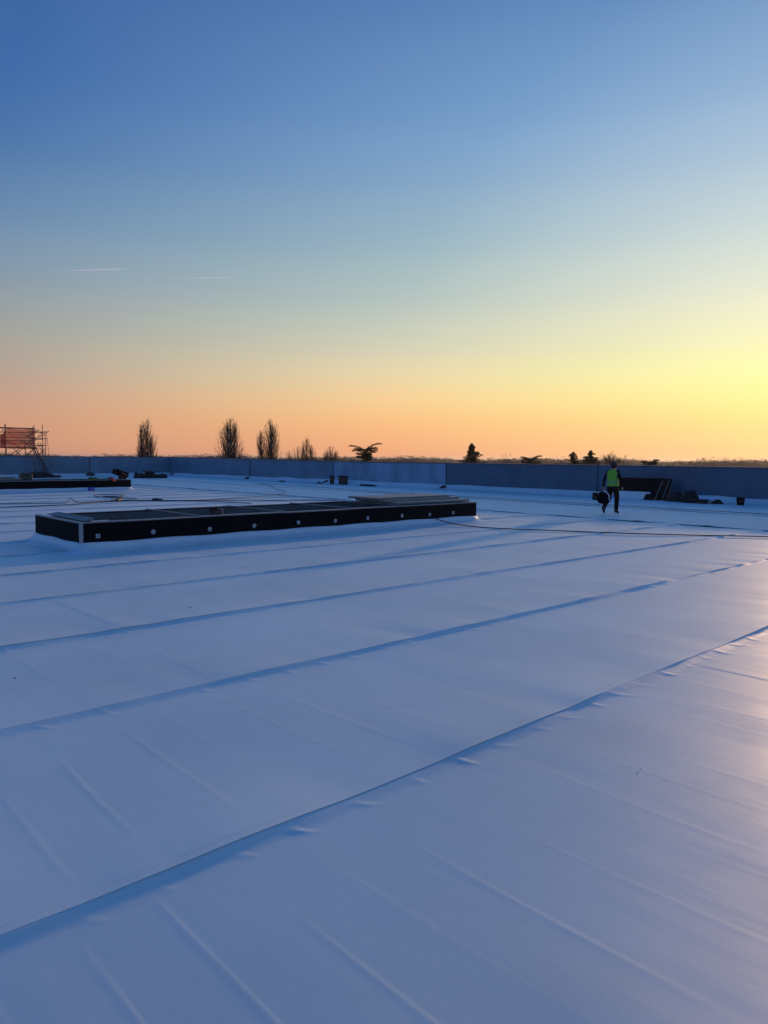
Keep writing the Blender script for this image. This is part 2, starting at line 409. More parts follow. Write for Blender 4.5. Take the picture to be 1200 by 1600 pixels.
# perimeter sheets laid along the parapet, lapped over the ends of the field sheets
for j, (xa, xb) in enumerate(((XEND, 25.5), (25.5, PX - 0.02))):
    ys = nodes_1d(-8.9, PY - 0.05, lambda y: 0.09 if 4 < y < 32 else 0.2)
    us = np.concatenate([[0, 0.01, 0.02, 0.035, 0.05, 0.07, 0.1, 0.14, 0.2], np.arange(0.3, xb - xa + 0.05, 0.14)])
    U, Y = np.meshgrid(us, ys, indexing='ij')
    wob = 0.05 * vnoise(Y * 0.25, Y * 0 + j, 21) + 0.02 * vnoise(Y * 1.0, Y * 0 + j, 22)
    X = xa + U + wob * np.exp(-U / 0.6)
    H = 0.026 + 0.010 * vnoise(Y * 0.9, Y * 0 + j, 23)
    up_ = np.clip(U / 0.06, 0, 1); up_ = 0.5 + 0.5 * up_ * up_ * (3 - 2 * up_)
    Z = 0.004 + H * up_ * np.where(U < 0.06, 1.0, 0.25 + 0.75 * np.exp(-(U - 0.06) / 0.25))
    Z += np.clip(U / 0.4, 0, 1) * (0.006 * vnoise(X * 0.7, Y * 0.7, 24) + 0.003 * vnoise(X * 1.2, Y * 2.4, 25))
    if j == 0: Z = np.where(U > xb - xa - 0.02, -0.02, Z * np.clip((xb - xa + 0.1 - U) / 0.5, 0, 1) + 0.002)
    # lifted flaps along the lap
    r2 = random.Random(50 + j)
    if j == 0:
        for yy in (45.0, 41.2, 37.6, 34.2, 31.0, 27.9, 25.1, 22.2, 19.0, 16.5, 10.8, 8.76, 5.4):
            hh = 0.02 if yy in (10.8, 8.76) else r2.uniform(0.012, 0.02)
            Z += hh * np.exp(-((Y - yy) / 0.16) ** 2) * np.exp(-(U / 0.14) ** 2)
    grid_mesh('perimeter_sheet', X, Y, Z, MEM_Y, roof)

# ------------------------------------------------------------------ parapets
def ph(y): return 1.55 if y < 38 else 1.55 + 0.20 * min(1, (y - 38) / (PY - 38))
pw = thing('parapet_wall', 'long slate blue parapet wall of flat panels running behind the worker', 'parapet wall', (PX, 0, 0))
joints = [-8.9, 1.5, 11.0 - 0.9, 19.6, 29.7, 40.4, 51.2, PY + 0.28]
tone = [0, 2, 2, 2, 1, 0, 0]
for i in range(len(joints) - 1):
    ya, yb = joints[i] + 0.012, joints[i + 1] - 0.012
    m = MB(); ns = 8
    vs = []; fs = []
    for s in range(ns + 1):
        y = ya + (yb - ya) * s / ns; h = ph(y) - 0.035
        vs += [(0, y, 0.02), (0, y, h), (0.22, y, h), (0.22, y, 0.02)]
    for s in range(ns):
        for q in range(4):
            fs.append((s * 4 + q, s * 4 + (q + 1) % 4, s * 4 + 4 + (q + 1) % 4, s * 4 + 4 + q))
    fs += [(0, 3, 2, 1), (ns * 4, ns * 4 + 1, ns * 4 + 2, ns * 4 + 3)]
    m.add(vs, fs).build('panel', PANELS[tone[i]], pw)
    m = MB(); vs = []; fs = []
    for s in range(ns + 1):
        y = ya - 0.008 + (yb - ya + 0.016) * s / ns; h = ph(y)
        vs += [(-0.025, y, h - 0.05), (-0.025, y, h), (0.25, y, h + 0.012), (0.25, y, h - 0.05)]
    for s in range(ns):
        for q in range(4):
            fs.append((s * 4 + q, s * 4 + (q + 1) % 4, s * 4 + 4 + (q + 1) % 4, s * 4 + 4 + q))
    fs += [(0, 3, 2, 1), (ns * 4, ns * 4 + 1, ns * 4 + 2, ns * 4 + 3)]
    m.add(vs, fs).build('coping', COPING, pw)
for y in joints[1:-1]:
    MB().box(-0.018, 0.10, y - 0.03, y + 0.03, 0.12, ph(y) - 0.055).build('joint_strip', JOINT, pw)
# roof outlets at the foot of the joints
for y in (29.7, 40.9, 51.2, 64.2):
    m = MB(); vs = []
    for k in range(13):
        a = PI * k / 12
        for q, (r, xo) in enumerate(((0.34, -0.16), (0.26, -0.30), (0.0, -0.34))):
            vs.append((xo, y + 0.95 * r * math.cos(a), 0.03 + 0.62 * r * math.sin(a)))
    fs = [(k * 3 + q, k * 3 + q + 1, k * 3 + 4 + q, k * 3 + 3 + q) for k in range(12) for q in range(2)]
    m.add(vs, fs)
    for k in range(5): m.box(-0.40, -0.2, y - 0.2 + k * 0.1 - 0.012, y - 0.2 + k * 0.1 + 0.012, 0.02, 0.05 + 0.13 * math.sin(PI * (k + 0.5) / 5))
    m.build('outlet_grate', DARKMETAL, pw)
def flashing(name, L0, L1, parent, along):
    t = nodes_1d(L0, L1, lambda y: 0.12)
    prof = [(-0.62, 0.004), (-0.5, 0.02), (-0.38, 0.05), (-0.27, 0.10), (-0.17, 0.16), (-0.09, 0.215), (-0.03, 0.25), (-0.006, 0.262)]
    A = np.zeros((len(prof), len(t))); B = A.copy(); Z = A.copy()
    for i, (o_, z_) in enumerate(prof):
        w = 1 - i / (len(prof) - 1)
        A[i] = o_ * (1 + 0.16 * vnoise(t * 0.7, t * 0, 31)) ; B[i] = t
        Z[i] = z_ * (1 + 0.22 * vnoise(t * 0.5, t * 0 + i * 0.2, 32)) + 0.014 * w * vnoise(t * 1.6, t * 0 + i * 0.6, 33) + 0.006
    if along == 'y': return grid_mesh(name, A, B, Z, SKIRT, parent)
    return grid_mesh(name, B, A, Z, SKIRT, parent)
flashing('base_flashing', -8.9, PY - 0.1, pw, 'y')

fw = thing('parapet_wall', 'far parapet wall at the end of the roof, below the scaffold', 'parapet wall', (0, PY, 0))
fj = [-14, -5, 4.6, 14.6, 24.69, PX - 0.02]
for i in range(len(fj) - 1):
    MB().box(fj[i] + 0.012, fj[i + 1] - 0.012, 0, 0.22, 0.02, 1.715).build('panel', PANELS[0], fw)
    MB().bbox(fj[i] + 0.004, fj[i + 1] - 0.004, -0.025, 0.25, 1.70, 1.75, 0.006).build('coping', COPING, fw)
for x in fj[1:-1]:
    MB().box(x - 0.03, x + 0.03, -0.018, 0.1, 0.12, 1.695).build('joint_strip', JOINT, fw)
    m = MB(); vs = []
    for k in range(13):
        a = PI * k / 12
        for r, yo in ((0.45, -0.16), (0.34, -0.32), (0.0, -0.36)):
            vs.append((x + r * math.cos(a), yo, 0.03 + 0.75 * r * math.sin(a)))
    m.add(vs, [(k * 3 + q, k * 3 + 3 + q, k * 3 + 4 + q, k * 3 + q + 1) for k in range(12) for q in range(2)])
    m.build('outlet_grate', DARKMETAL, fw)
flashing('base_flashing', -13.9, PX - 0.1, fw, 'x')

# ------------------------------------------------------------------ roof light curbs
L, D, HC = 11.35, 2.55, 0.55
def make_curb(loc, label, detail=True):
    t = thing('roof_light_curb', label, 'roof curb', loc, 0, 'roof light curbs')
    ZB = 0.14
    # black faced upstand boards
    MB().bbox(0, L, 0, 0.06, ZB, HC - 0.02, 0.004).build('front_board', BLACK, t)
    MB().bbox(0, L, D - 0.06, D, ZB, HC - 0.02, 0.004).build('back_board', BLACK, t)
    MB().bbox(0.0, 0.06, 0.062, D - 0.062, ZB, HC - 0.02, 0.004).build('end_board', BLACK, t)
    MB().bbox(L - 0.06, L, 0.062, D - 0.062, ZB, HC - 0.02, 0.004).build('end_board', BLACK, t)
    # inner lining
    MB().box(0.062, L - 0.062, 0.064, 0.10, 0.06, HC - 0.03).build('lining_board', TEAL, t)
    MB().box(0.062, L - 0.062, D - 0.10, D - 0.064, 0.06, HC - 0.03).build('lining_board', TEAL, t)
    MB().box(0.064, 0.10, 0.102, D - 0.102, 0.06, HC - 0.03).build('lining_board', TEAL, t)
    MB().box(L - 0.10, L - 0.064, 0.102, D - 0.102, 0.06, HC - 0.03).build('lining_board', TEAL, t)
    MB().box(0.1, L - 0.1, 0.1, D - 0.1, 0.05, 0.075).build('added_dark_floor', TEAL, t)  # unseen dark floor, added to keep bounced light off the lining
    # rim in lengths, slightly out of line with each other
    xs = [0, 2.45, 4.6, 6.55, 8.3, L]
    for i in range(5):
        dz = (0.0, 0.006, -0.004, 0.004, 0.0)[i]
        MB().bbox(xs[i] + 0.006, xs[i + 1] - 0.006, -0.008, 0.085, HC - 0.018 + dz, HC + 0.008 + dz, 0.003).build('rim', RIM, t)
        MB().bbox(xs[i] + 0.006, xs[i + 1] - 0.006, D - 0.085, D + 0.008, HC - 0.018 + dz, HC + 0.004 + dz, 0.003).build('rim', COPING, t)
    for x0 in (-0.008, L - 0.077):
        MB().bbox(x0, x0 + 0.085, 0.088, D - 0.088, HC - 0.018, HC + 0.006, 0.003).build('rim', RIM, t)
    for x in xs[1:-1]:
        MB().bbox(x - 0.014, x + 0.014, 0.02, D - 0.02, HC + 0.012, HC + 0.032, 0.003).build('cross_bar', RIM, t)
    # pale foam at the front corner, coming to a point below the board
    m = MB()
    m.add([(-0.012, -0.012, HC), (0.055, -0.012, HC), (0.05, -0.012, 0.17), (0.02, -0.012, 0.09), (-0.012, -0.012, 0.11),
           (-0.012, 0.03, HC), (0.055, 0.03, HC), (0.05, 0.03, 0.17), (0.02, 0.03, 0.09), (-0.012, 0.03, 0.11)],
          [(0, 4, 3, 2, 1), (5, 6, 7, 8, 9), (0, 1, 6, 5), (1, 2, 7, 6), (2, 3, 8, 7), (3, 4, 9, 8), (4, 0, 5, 9)])
    m.build('corner_strip', FOAM, t)
    MB().tube([(0.01, -0.016, 0.12), (0.012, -0.035, 0.07), (0.016, -0.05, 0.02)], [0.014, 0.012, 0.003], 5).build('corner_tail', BLACK, t)
    # membrane turned up round the foot
    loop = []
    def ring(off, z, seed):
        pts = []
        seg = []
        for i in range(46): seg.append((L * i / 46, 0, 0, -1))
        for i in range(14): seg.append((L, D * i / 14, 1, 0))
        for i in range(46): seg.append((L - L * i / 46, D, 0, 1))
        for i in range(14): seg.append((0, D - D * i / 14, -1, 0))
        for i, (x, y, nx, ny) in enumerate(seg):
            if (x in (0, L)) and (y in (0, D)):
                nx = -0.8 if x == 0 else 0.8; ny = -0.8 if y == 0 else 0.8
            w = 1 + 0.18 * math.sin(i * 1.7 + seed) * math.sin(i * 0.43 + seed * 2)
            pts.append((x + nx * off * w, y + ny * off * w, z * (1 + 0.05 * math.sin(i * 0.9 + seed))))
        return pts
    prof = [(0.34, -0.012), (0.24, 0.014), (0.16, 0.032), (0.10, 0.05), (0.065, 0.08), (0.045, 0.115), (0.03, 0.15), (0.004, 0.165)]
    rs = [ring(o_, z_, 1.3) for o_, z_ in prof]; nn = len(rs[0])
    vs = [p for r in rs for p in r]
    fs = [(i * nn + j, i * nn + (j + 1) % nn, (i + 1) * nn + (j + 1) % nn, (i + 1) * nn + j) for i in range(len(rs) - 1) for j in range(nn)]
    MB().add(vs, fs).build('membrane_skirt', SKIRT, t, smooth=True)
    # fixing plates with a screw each
    for i, x in enumerate((0.33, 1.44, 2.70, 3.80, 5.0, 6.1, 7.15, 8.35, 9.4, 10.35)):
        a = (0.0, 0.5, 0.3, 0.6, 0.1, 0.2, 0.25, 0.4, 0.1, 0.3)[i]
        Mx = Matrix.Translation((x, 0, 0.285 + 0.012 * math.sin(i * 2.1))) @ Matrix.Rotation(a, 4, 'Y')
        if not detail: continue
        s = 0.04
        pl = MB().add([Mx @ Vector(p) for p in ((-s, -0.004, -s), (s, -0.004, -s), (s, -0.004, s), (-s, -0.004, s),
                       (-s * 0.5, -0.013, -s * 0.5), (s * 0.5, -0.013, -s * 0.5), (s * 0.5, -0.013, s * 0.5), (-s * 0.5, -0.013, s * 0.5))],
                      [(0, 1, 5, 4), (1, 2, 6, 5), (2, 3, 7, 6), (3, 0, 4, 7), (4, 5, 6, 7)]).build('fixing_plate', ZINC, t)
        if detail:
            MB().lathe([(0.016, 0.013), (0.016, 0.02), (0.008, 0.023)], 8, Mx @ Matrix.Rotation(PI / 2, 4, 'X')).build('screw', DARKMETAL, pl)
    return t
make_curb((5.08, 13.9, 0), 'black roof light curb with zinc rim nearest the camera, long and low')
make_curb((5.4, 38.3, 0), 'further black roof light curb at the left, with tools lying on it', False)

# ------------------------------------------------------------------ things on and around the near curb
def board(name, label, cx, cy, lx, ly, z0, th, rz, mat_, group=None, facing=None):
    t = thing(name, label, 'board', (cx, cy, z0), rz, group)
    MB().bbox(-lx / 2, lx / 2, -ly / 2, ly / 2, 0.003, th - 0.003, 0.004).build('core', mat_, t)
    fm = facing or FOAM
    MB().box(-lx / 2 + 0.002, lx / 2 - 0.002, -ly / 2 + 0.002, ly / 2 - 0.002, th - 0.003, th).build('facing', fm, t)
    MB().box(-lx / 2 + 0.002, lx / 2 - 0.002, -ly / 2 + 0.002, ly / 2 - 0.002, 0, 0.003).build('facing', fm, t)
    return t
GF = mat('grey_green_facing', (0.19, 0.24, 0.22), 0.7, var=0.12, vscale=3)
board('insulation_board', 'pale green insulation board lying lowest on the right end of the near curb', 14.8, 14.62, 2.85, 1.2, 0.585, 0.052, -0.02, GREENBOARD, 'boards on the near curb', GF)
board('insulation_board', 'grey green insulation board, middle one of the stack on the near curb', 14.7, 14.95, 3.0, 1.2, 0.639, 0.05, 0.015, GREENBOARD, 'boards on the near curb', GF)
board('insulation_board', 'grey green insulation board topmost of the stack on the near curb', 14.55, 15.15, 2.9, 1.2, 0.691, 0.05, 0.02, GREENBOARD, 'boards on the near curb', GF)
t = thing('tool_box', 'small black box with a pale end standing on the front rim of the near curb', 'box', (7.95, 13.93, HC + 0.034), 0.1)
m = MB(); m.bbox(-0.12, 0.12, -0.06, 0.07, 0, 0.10, 0.012).build('body', BROWN, t)
MB().bbox(-0.125, 0.0, -0.064, 0.074, 0.101, 0.125, 0.008).build('lid', BLACK, t)
MB().bbox(0.122, 0.14, -0.058, 0.068, 0.0, 0.118, 0.005).build('end_plate', FOAM, t)
MB().tube([(-0.06, 0.0, 0.124), (-0.05, 0, 0.15), (0.01, 0, 0.15), (0.03, 0, 0.10)], 0.008, 6).build('handle', BLACK, t)
t = thing('trim_strip', 'grey folded trim strip lying loose over the left end of the near curb', 'strip', (5.2, 13.98, HC + 0.022), 0)
m = MB()
m.add([(0.00, 0.02, 0.0), (0.17, 0.0, 0.0), (0.23, 2.05, 0.0), (0.03, 2.1, 0.0), (0.0, 0.02, 0.012), (0.165, 0.0, 0.05), (0.225, 2.05, 0.05), (0.03, 2.1, 0.012)],
      [(0, 3, 2, 1), (4, 5, 6, 7), (0, 1, 5, 4), (1, 2, 6, 5), (2, 3, 7, 6), (3, 0, 4, 7)])
m.build('strip_body', GF, t)
MB().box(0.166, 0.18, 0.05, 2.0, 0.05, 0.056).build('folded_lip', RIM, t)
t = tag(MB().bbox(-0.05, 0.05, -0.42, 0.42, 0, 0.02, 0.005).build('foam_offcut', WHITE), 'white offcut lying on the back left corner of the near curb rim', 'offcut')
t.location = (5.12, 15.95, HC + 0.01); t.rotation_euler = (0, 0, -0.02)
t = tag(MB().add([(0, 0, 0), (0.32, -0.02, 0.0), (0.34, 0.05, 0.0), (0.02, 0.09, 0), (0, 0, 0.012), (0.32, -0.02, 0.02), (0.34, 0.05, 0.016), (0.02, 0.09, 0.01)],
     [(0, 3, 2, 1), (4, 5, 6, 7), (0, 1, 5, 4), (1, 2, 6, 5), (2, 3, 7, 6), (3, 0, 4, 7)]).build('foam_offcut', WHITE), 'small white offcut on the front rim beside the pale corner strip', 'offcut')
t.location = (5.3, 13.9, HC + 0.012)

# ------------------------------------------------------------------ cables
def spline(pts, sub=8):
    P = [Vector((*p, 0)) if len(p) == 2 else Vector(p) for p in pts]
    out = []
    for i in range(len(P) - 1):
        p0 = P[max(i - 1, 0)]; p1 = P[i]; p2 = P[i + 1]; p3 = P[min(i + 2, len(P) - 1)]
        for s in range(sub):
            t = s / sub
            out.append(0.5 * ((2 * p1) + (p2 - p0) * t + (2 * p0 - 5 * p1 + 4 * p2 - p3) * t * t + (3 * p1 - p0 - 3 * p2 + p3) * t ** 3))
    out.append(P[-1]); return out
def cable(label, pts, r=0.013, base=0.02):
    p = spline([(q[0], q[1], base + r + (q[2] if len(q) > 2 else 0)) for q in pts])
    return tag(MB().tube(p, r, 6).build('cable', CABLE, smooth=True), label, 'cable', 'cables on the roof')
cable('black cable running from the front of the near curb across to the right', [(14.6, 14.05, 0.2), (14.75, 13.55, 0.05), (14.75, 12.7), (14.95, 11.6), (15.6, 10.4), (16.2, 9.3), (17.1, 8.0), (18.25, 6.6), (18.9, 5.2), (19.2, 3.6)], 0.014)
cable('black cable looping from the left edge past the coil behind the near curb', [(5.5, 31.2), (7.0, 29.6), (7.79, 28.98), (9.1, 28.6), (9.9, 28.5), (10.45, 29.6, 0.1), (10.35, 28.6), (10.8, 28.4), (11.4, 28.6), (12.2, 28.7), (12.9, 28.3), (14.4, 27.2), (16.2, 26.0), (18.2, 24.6), (19.3, 23.8)], 0.016)
cable('black cable lying nearest behind the near curb at the left', [(5.9, 28.6), (7.0, 27.4), (7.9, 27.0), (9.6, 27.3), (11.0, 28.1), (11.9, 28.3), (13.1, 27.8), (14.2, 26.9), (15.0, 25.6), (15.2, 24.0)], 0.016)
cable('black cable coiled in a small loop in front of the far curb', [(11.9, 29.1), (12.7, 29.9), (12.6, 30.9), (12.5, 32.3), (12.9, 33.3), (13.5, 33.4), (13.9, 32.5), (13.3, 31.8), (12.7, 32.0), (12.9, 30.9), (13.2, 29.6)], 0.017)
cable('thin black cable bending back towards the long parapet', [(15.3, 27.2), (17.0, 27.8), (18.9, 28.4), (20.6, 29.6, 0.02), (22.0, 31.6), (23.4, 34.4), (25.2, 37.5), (26.2, 39.6, 0.015), (26.9, 41.5)], 0.013, 0.035)
cable('long thin black cable laid parallel to the long parapet wall', [(27.1, 42.6), (26.6, 34.4), (26.0, 28.2), (25.9, 22.0), (25.8, 15.0), (25.8, 9.0), (25.9, 2.0)], 0.012, 0.045)
for i, (x, y, a) in enumerate(((12.0, 28.62, 0.5), (13.35, 28.05, -0.6))):
    t = tag(MB().tube([(-0.22, 0, 0), (-0.12, 0, 0), (0.0, 0, 0), (0.02, 0, 0), (0.2, 0, 0)], [0.02, 0.05, 0.055, 0.04, 0.025], 10).build('cable_connector', CABLE, smooth=True),
            'black plug joining the cables %s' % ('left of the curled cable end' if i == 0 else 'right of the coiled cable, behind the near curb'), 'connector')
    t.location = (x, y, 0.065); t.rotation_euler = (0, 0, a)

# ------------------------------------------------------------------ worker
def skin_mesh(name, verts, edges, radii, root, mats, sub=2):
    me = bpy.data.meshes.new(name); me.from_pydata(verts, edges, []); me.update()
    o = bpy.data.objects.new(name, me); COL.objects.link(o)
    sm = o.modifiers.new('skin', 'SKIN'); sm.use_smooth_shade = True
    sv = me.skin_vertices[0].data
    for i, r in enumerate(radii):
        sv[i].radius = r if hasattr(r, '__len__') else (r, r)
        sv[i].use_root = (i == root)
    ss = o.modifiers.new('sub', 'SUBSURF'); ss.levels = sub; ss.render_levels = sub
    dg = bpy.context.evaluated_depsgraph_get()
    nm = bpy.data.meshes.new_from_object(o.evaluated_get(dg))
    bpy.data.objects.remove(o); bpy.data.meshes.remove(me)
    nm.name = name
    nm.materials.clear()
    for q in mats: nm.materials.append(q)
    o = bpy.data.objects.new(name, nm); COL.objects.link(o)
    return o
person = thing('person', 'worker in green hi-vis vest and dark clothes walking away across the roof', 'person', (22.3, 12.95, 0.012), math.radians(-86))
V = []; E_ = []; Rr = []
def jv(p, r, link=None):
    V.append(p); Rr.append(r)
    if link is not None: E_.append((link, len(V) - 1))
    return len(V) - 1
pel = jv((0, 0, 0.93), (0.155, 0.115))
sp = jv((0, 0.01, 1.08), (0.145, 0.105), pel)
ch = jv((0, 0.015, 1.26), (0.165, 0.118), sp)
ub = jv((0, 0.0, 1.38), (0.14, 0.095), ch)
nk = jv((0, 0.02, 1.475), (0.058, 0.06), ub)
hd = jv((0, 0.045, 1.56), (0.075, 0.088), nk)
h2 = jv((0, 0.05, 1.64), (0.082, 0.096), hd)
h3 = jv((0, 0.045, 1.70), (0.055, 0.065), h2)
for s, (kn, an, heel, ball, toe) in ((1, ((0.115, 0.10, 0.49), (0.12, 0.02, 0.11), (0.122, -0.03, 0.05), (0.125, 0.14, 0.045), (0.13, 0.22, 0.035))),
                               (-1, ((-0.11, -0.02, 0.50), (-0.13, -0.36, 0.24), (-0.132, -0.43, 0.2), (-0.135, -0.33, 0.07), (-0.135, -0.27, 0.035)))):
    hp = jv((s * 0.095, 0.0, 0.86), (0.098, 0.105), pel)
    th = jv(tuple(0.5 * (a + b) for a, b in zip((s * 0.1, 0.0, 0.86), kn)), 0.102, hp)
    k_ = jv(kn, 0.082, th)
    cf = jv(tuple(0.62 * a + 0.38 * b for a, b in zip(kn, an)), 0.080, k_)
    a_ = jv(an, 0.066, cf)
    b_ = jv(ball, (0.045, 0.038), a_); jv(toe, (0.038, 0.028), b_)
    jv(heel, 0.036, a_)
hands = []
for s, (el, wr, kn) in ((-1, ((-0.275, -0.09, 1.13), (-0.29, -0.10, 0.90), (-0.295, -0.10, 0.82))), (1, ((0.285, -0.05, 1.14), (0.30, 0.06, 0.92), (0.30, 0.085, 0.84)))):
    sh = jv((s * 0.175, 0.0, 1.395), 0.07, ub)
    ua = jv(tuple(0.5 * (a + b) for a, b in zip((s * 0.19, 0, 1.38), el)), 0.054, sh)
    e_ = jv(el, 0.047, ua)
    w_ = jv(wr, 0.036, e_)
    p_ = jv(kn, (0.022, 0.040), w_)
    for q in range(4):
        yo = (q - 1.5) * 0.021
        b0 = (kn[0], kn[1] + yo, kn[2] - 0.035)
        ln = (0.9, 1.0, 0.95, 0.75)[q]
        k1 = jv(b0, 0.0105, p_)
        k2 = jv((b0[0] - s * 0.012, b0[1] + 0.004, b0[2] - 0.04 * ln), 0.0095, k1)
        k3 = jv((b0[0] - s * 0.038, b0[1] + 0.004, b0[2] - 0.052 * ln), 0.0085, k2)
    t1 = jv((kn[0] - s * 0.02, kn[1] + 0.045, kn[2] + 0.01), 0.012, p_)
    jv((kn[0] - s * 0.04, kn[1] + 0.055, kn[2] - 0.03), 0.010, t1)
body = skin_mesh('body', V, E_, Rr, pel, [CLOTH, SKIN, BOOT])
body.parent = person
for p in body.data.polygons:
    c = p.center
    if c.z > 1.47: p.material_index = 1
    elif c.z < 0.885 and abs(c.x) > 0.22: p.material_index = 1
    elif c.z < 0.14 or (c.x < -0.05 and c.y < -0.28 and c.z < 0.26): p.material_index = 2
# hair: a cap over the back and top of the head down to the nape
m = MB(); vs = []; fs = []
nu, nv = 18, 10
for i in range(nv + 1):
    ph_ = PI * 0.80 * i / nv
    for j in range(nu):
        th = 2 * PI * j / nu
        back = -math.sin(th)
        reach = 1.0 if back > -0.25 else 0.55
        pp = ph_ * reach
        r_ = 1 + 0.04 * math.sin(5 * th + i) * math.sin(i * 1.3)
        vs.append((0.115 * r_ * math.sin(pp) * math.cos(th), 0.035 + 0.132 * r_ * math.sin(pp) * math.sin(th), 1.615 + 0.125 * r_ * math.cos(pp)))
for i in range(nv):
    for j in range(nu):
        fs.append((i * nu + j, (i + 1) * nu + j, (i + 1) * nu + (j + 1) % nu, i * nu + (j + 1) % nu))
m.add(vs, fs).build('hair', HAIR, person, smooth=True)
for s in (-1, 1):
    MB().lathe([(0.01, -0.012), (0.03, -0.01), (0.032, 0.004), (0.018, 0.014)], 10, Matrix.Translation((s * 0.098, 0.045, 1.60)) @ Matrix.Rotation(PI / 2, 4, 'Y')).build('ear', SKIN, person, smooth=True)
# the face, turned away from the camera
m = MB(); m.lathe([(0.020, -0.03), (0.016, 0.0), (0.008, 0.03)], 8, Matrix.Translation((0, 0.142, 1.585)))
m.build('nose', SKIN, person, smooth=True)
for s in (-1, 1): MB().lathe([(0.004, -0.008), (0.011, -0.003), (0.011, 0.003), (0.004, 0.008)], 8, Matrix.Translation((s * 0.034, 0.128, 1.615)) @ Matrix.Rotation(PI / 2, 4, 'X')).build('eye', WHITE, person, smooth=True)
MB().bbox(-0.026, 0.026, 0.125, 0.139, 1.533, 1.545, 0.004).build('mouth', REDTOOL, person)
# vest
def vest_ring(z):
    T = [(0.90, 0.205, 0.160), (0.96, 0.200, 0.155), (1.08, 0.190, 0.146), (1.18, 0.198, 0.15), (1.26, 0.206, 0.154), (1.34, 0.212, 0.146), (1.40, 0.206, 0.126), (1.44, 0.165, 0.10), (1.475, 0.09, 0.085)]
    for (z0, a0, b0), (z1, a1, b1) in zip(T, T[1:]):
        if z0 <= z <= z1:
            t = (z - z0) / (z1 - z0); return a0 + (a1 - a0) * t, b0 + (b1 - b0) * t
    return T[-1][1:]
zs = [0.92, 0.95, 1.0, 1.05, 1.1, 1.15, 1.2, 1.25, 1.3, 1.35, 1.4, 1.44, 1.475]
NU = 32
def vest_pt(i, j, grow=0.0):
    z = zs[i]; a, b = vest_ring(z); th = 2 * PI * j / NU
    w = 1 + 0.025 * math.sin(7 * th + z * 9)
    return ((a + grow) * w * math.cos(th), 0.008 + (b + grow) * w * math.sin(th), z - (0.012 * math.sin(3 * th) if i == 0 else 0))
vs = [vest_pt(i, j) for i in range(len(zs)) for j in range(NU)]
def hole(i, j):
    th = 2 * PI * (j + 0.5) / NU; z = 0.5 * (zs[i] + zs[i + 1])
    side = abs(math.cos(th))
    return (z > 1.17 and z < 1.42 and side > 0.93 - 0.10 * math.sin((z - 1.17) / 0.25 * PI))
fs = [(i * NU + j, i * NU + (j + 1) % NU, (i + 1) * NU + (j + 1) % NU, (i + 1) * NU + j) for i in range(len(zs) - 1) for j in range(NU) if not hole(i, j)]
vest = MB().add(vs, fs).build('vest', VEST, person, smooth=True)
def band(i0, i1, f0, f1, name):
    vs = []; 
    za = zs[i0] + (zs[i1] - zs[i0]) * f0; zb = zs[i0] + (zs[i1] - zs[i0]) * f1
    for z in (za, zb):
        a, b = vest_ring(z)
        for j in range(NU):
            th = 2 * PI * j / NU; w = 1 + 0.025 * math.sin(7 * th + z * 9)
            vs.append(((a + 0.004) * w * math.cos(th), 0.008 + (b + 0.004) * w * math.sin(th), z))
    MB().add(vs, [(j, (j + 1) % NU, NU + (j + 1) % NU, NU + j) for j in range(NU)]).build(name, REFLECT, vest, smooth=True)
band(2, 5, 0.25, 0.55, 'reflective_band')
band(0, 1, 0.0, 0.5, 'hem_binding')
for s in (-1, 1):
    for yy in (1, -1):
        pts = []
        for q in range(9):
            z = 1.16 + 0.27 * q / 8; a, b = vest_ring(z)
            sd = 0.93 - 0.10 * math.sin((z - 1.17) / 0.25 * PI) if 1.17 < z < 1.42 else 0.95
            th = math.acos(min(1, max(-1, sd - 0.02)))
            pts.append((s * (a + 0.004) * math.cos(th), 0.008 + yy * (b + 0.004) * math.sin(th), z))
        MB().tube(pts, 0.008, 5).build('armhole_binding', REFLECT, vest, smooth=True)
# what the worker carries in the left hand
c0 = person.matrix_basis @ Vector((0, 0, 0))
rotp = Matrix.Rotation(math.radians(-86), 4, 'Z'); loc_p = Vector((22.3, 12.95, 0.012))
hand = loc_p + rotp @ Vector((-0.28, -0.10, 0.755))
VIEW = math.atan2(12.95, 22.3)            # bearing of the line of sight
t = thing('cable_reel', 'round black reel with a pale rim carried in the worker’s left hand', 'reel', (hand.x, hand.y, hand.z - 0.235), VIEW - 0.25)
Mx = Matrix.Rotation(PI / 2, 4, 'Y')
MB().lathe([(0.15, -0.06), (0.19, -0.055), (0.195, 0.0), (0.19, 0.055), (0.15, 0.06)], 28, Mx).build('wound_cable', CABLE, t, smooth=True)
for s in (-1, 1):
    MB().lathe([(0.02, s * 0.062), (0.212, s * 0.062), (0.216, s * 0.068), (0.212, s * 0.074), (0.02, s * 0.074)] if s > 0 else
               [(0.02, s * 0.074), (0.212, s * 0.074), (0.216, s * 0.068), (0.212, s * 0.062), (0.02, s * 0.062)], 28, Mx).build('flange', BLACK, t)
arc = [(0.0, 0.222 * math.cos(a), 0.222 * math.sin(a)) for a in np.linspace(1.6, 5.2, 24)]
m = MB()
for so in (-0.075, 0.075): m.tube([(so, p[1], p[2]) for p in arc], 0.022, 6)
m.build('pale_rim', WHITE, t, smooth=True)
MB().tube([(-0.07, 0, 0.19), (-0.05, 0, 0.225), (0, 0, 0.236), (0.05, 0, 0.225), (0.07, 0, 0.19)], 0.011, 8).build('handle', CABLE, t, smooth=True)
t = thing('tool_case', 'small dark tool case carried outside the reel by the worker', 'case', (hand.x + 0.10 * math.cos(VIEW) - 0.27 * math.sin(VIEW) * 1.0, hand.y + 0.10 * math.sin(VIEW) + 0.27 * math.cos(VIEW), hand.z - 0.34), VIEW)
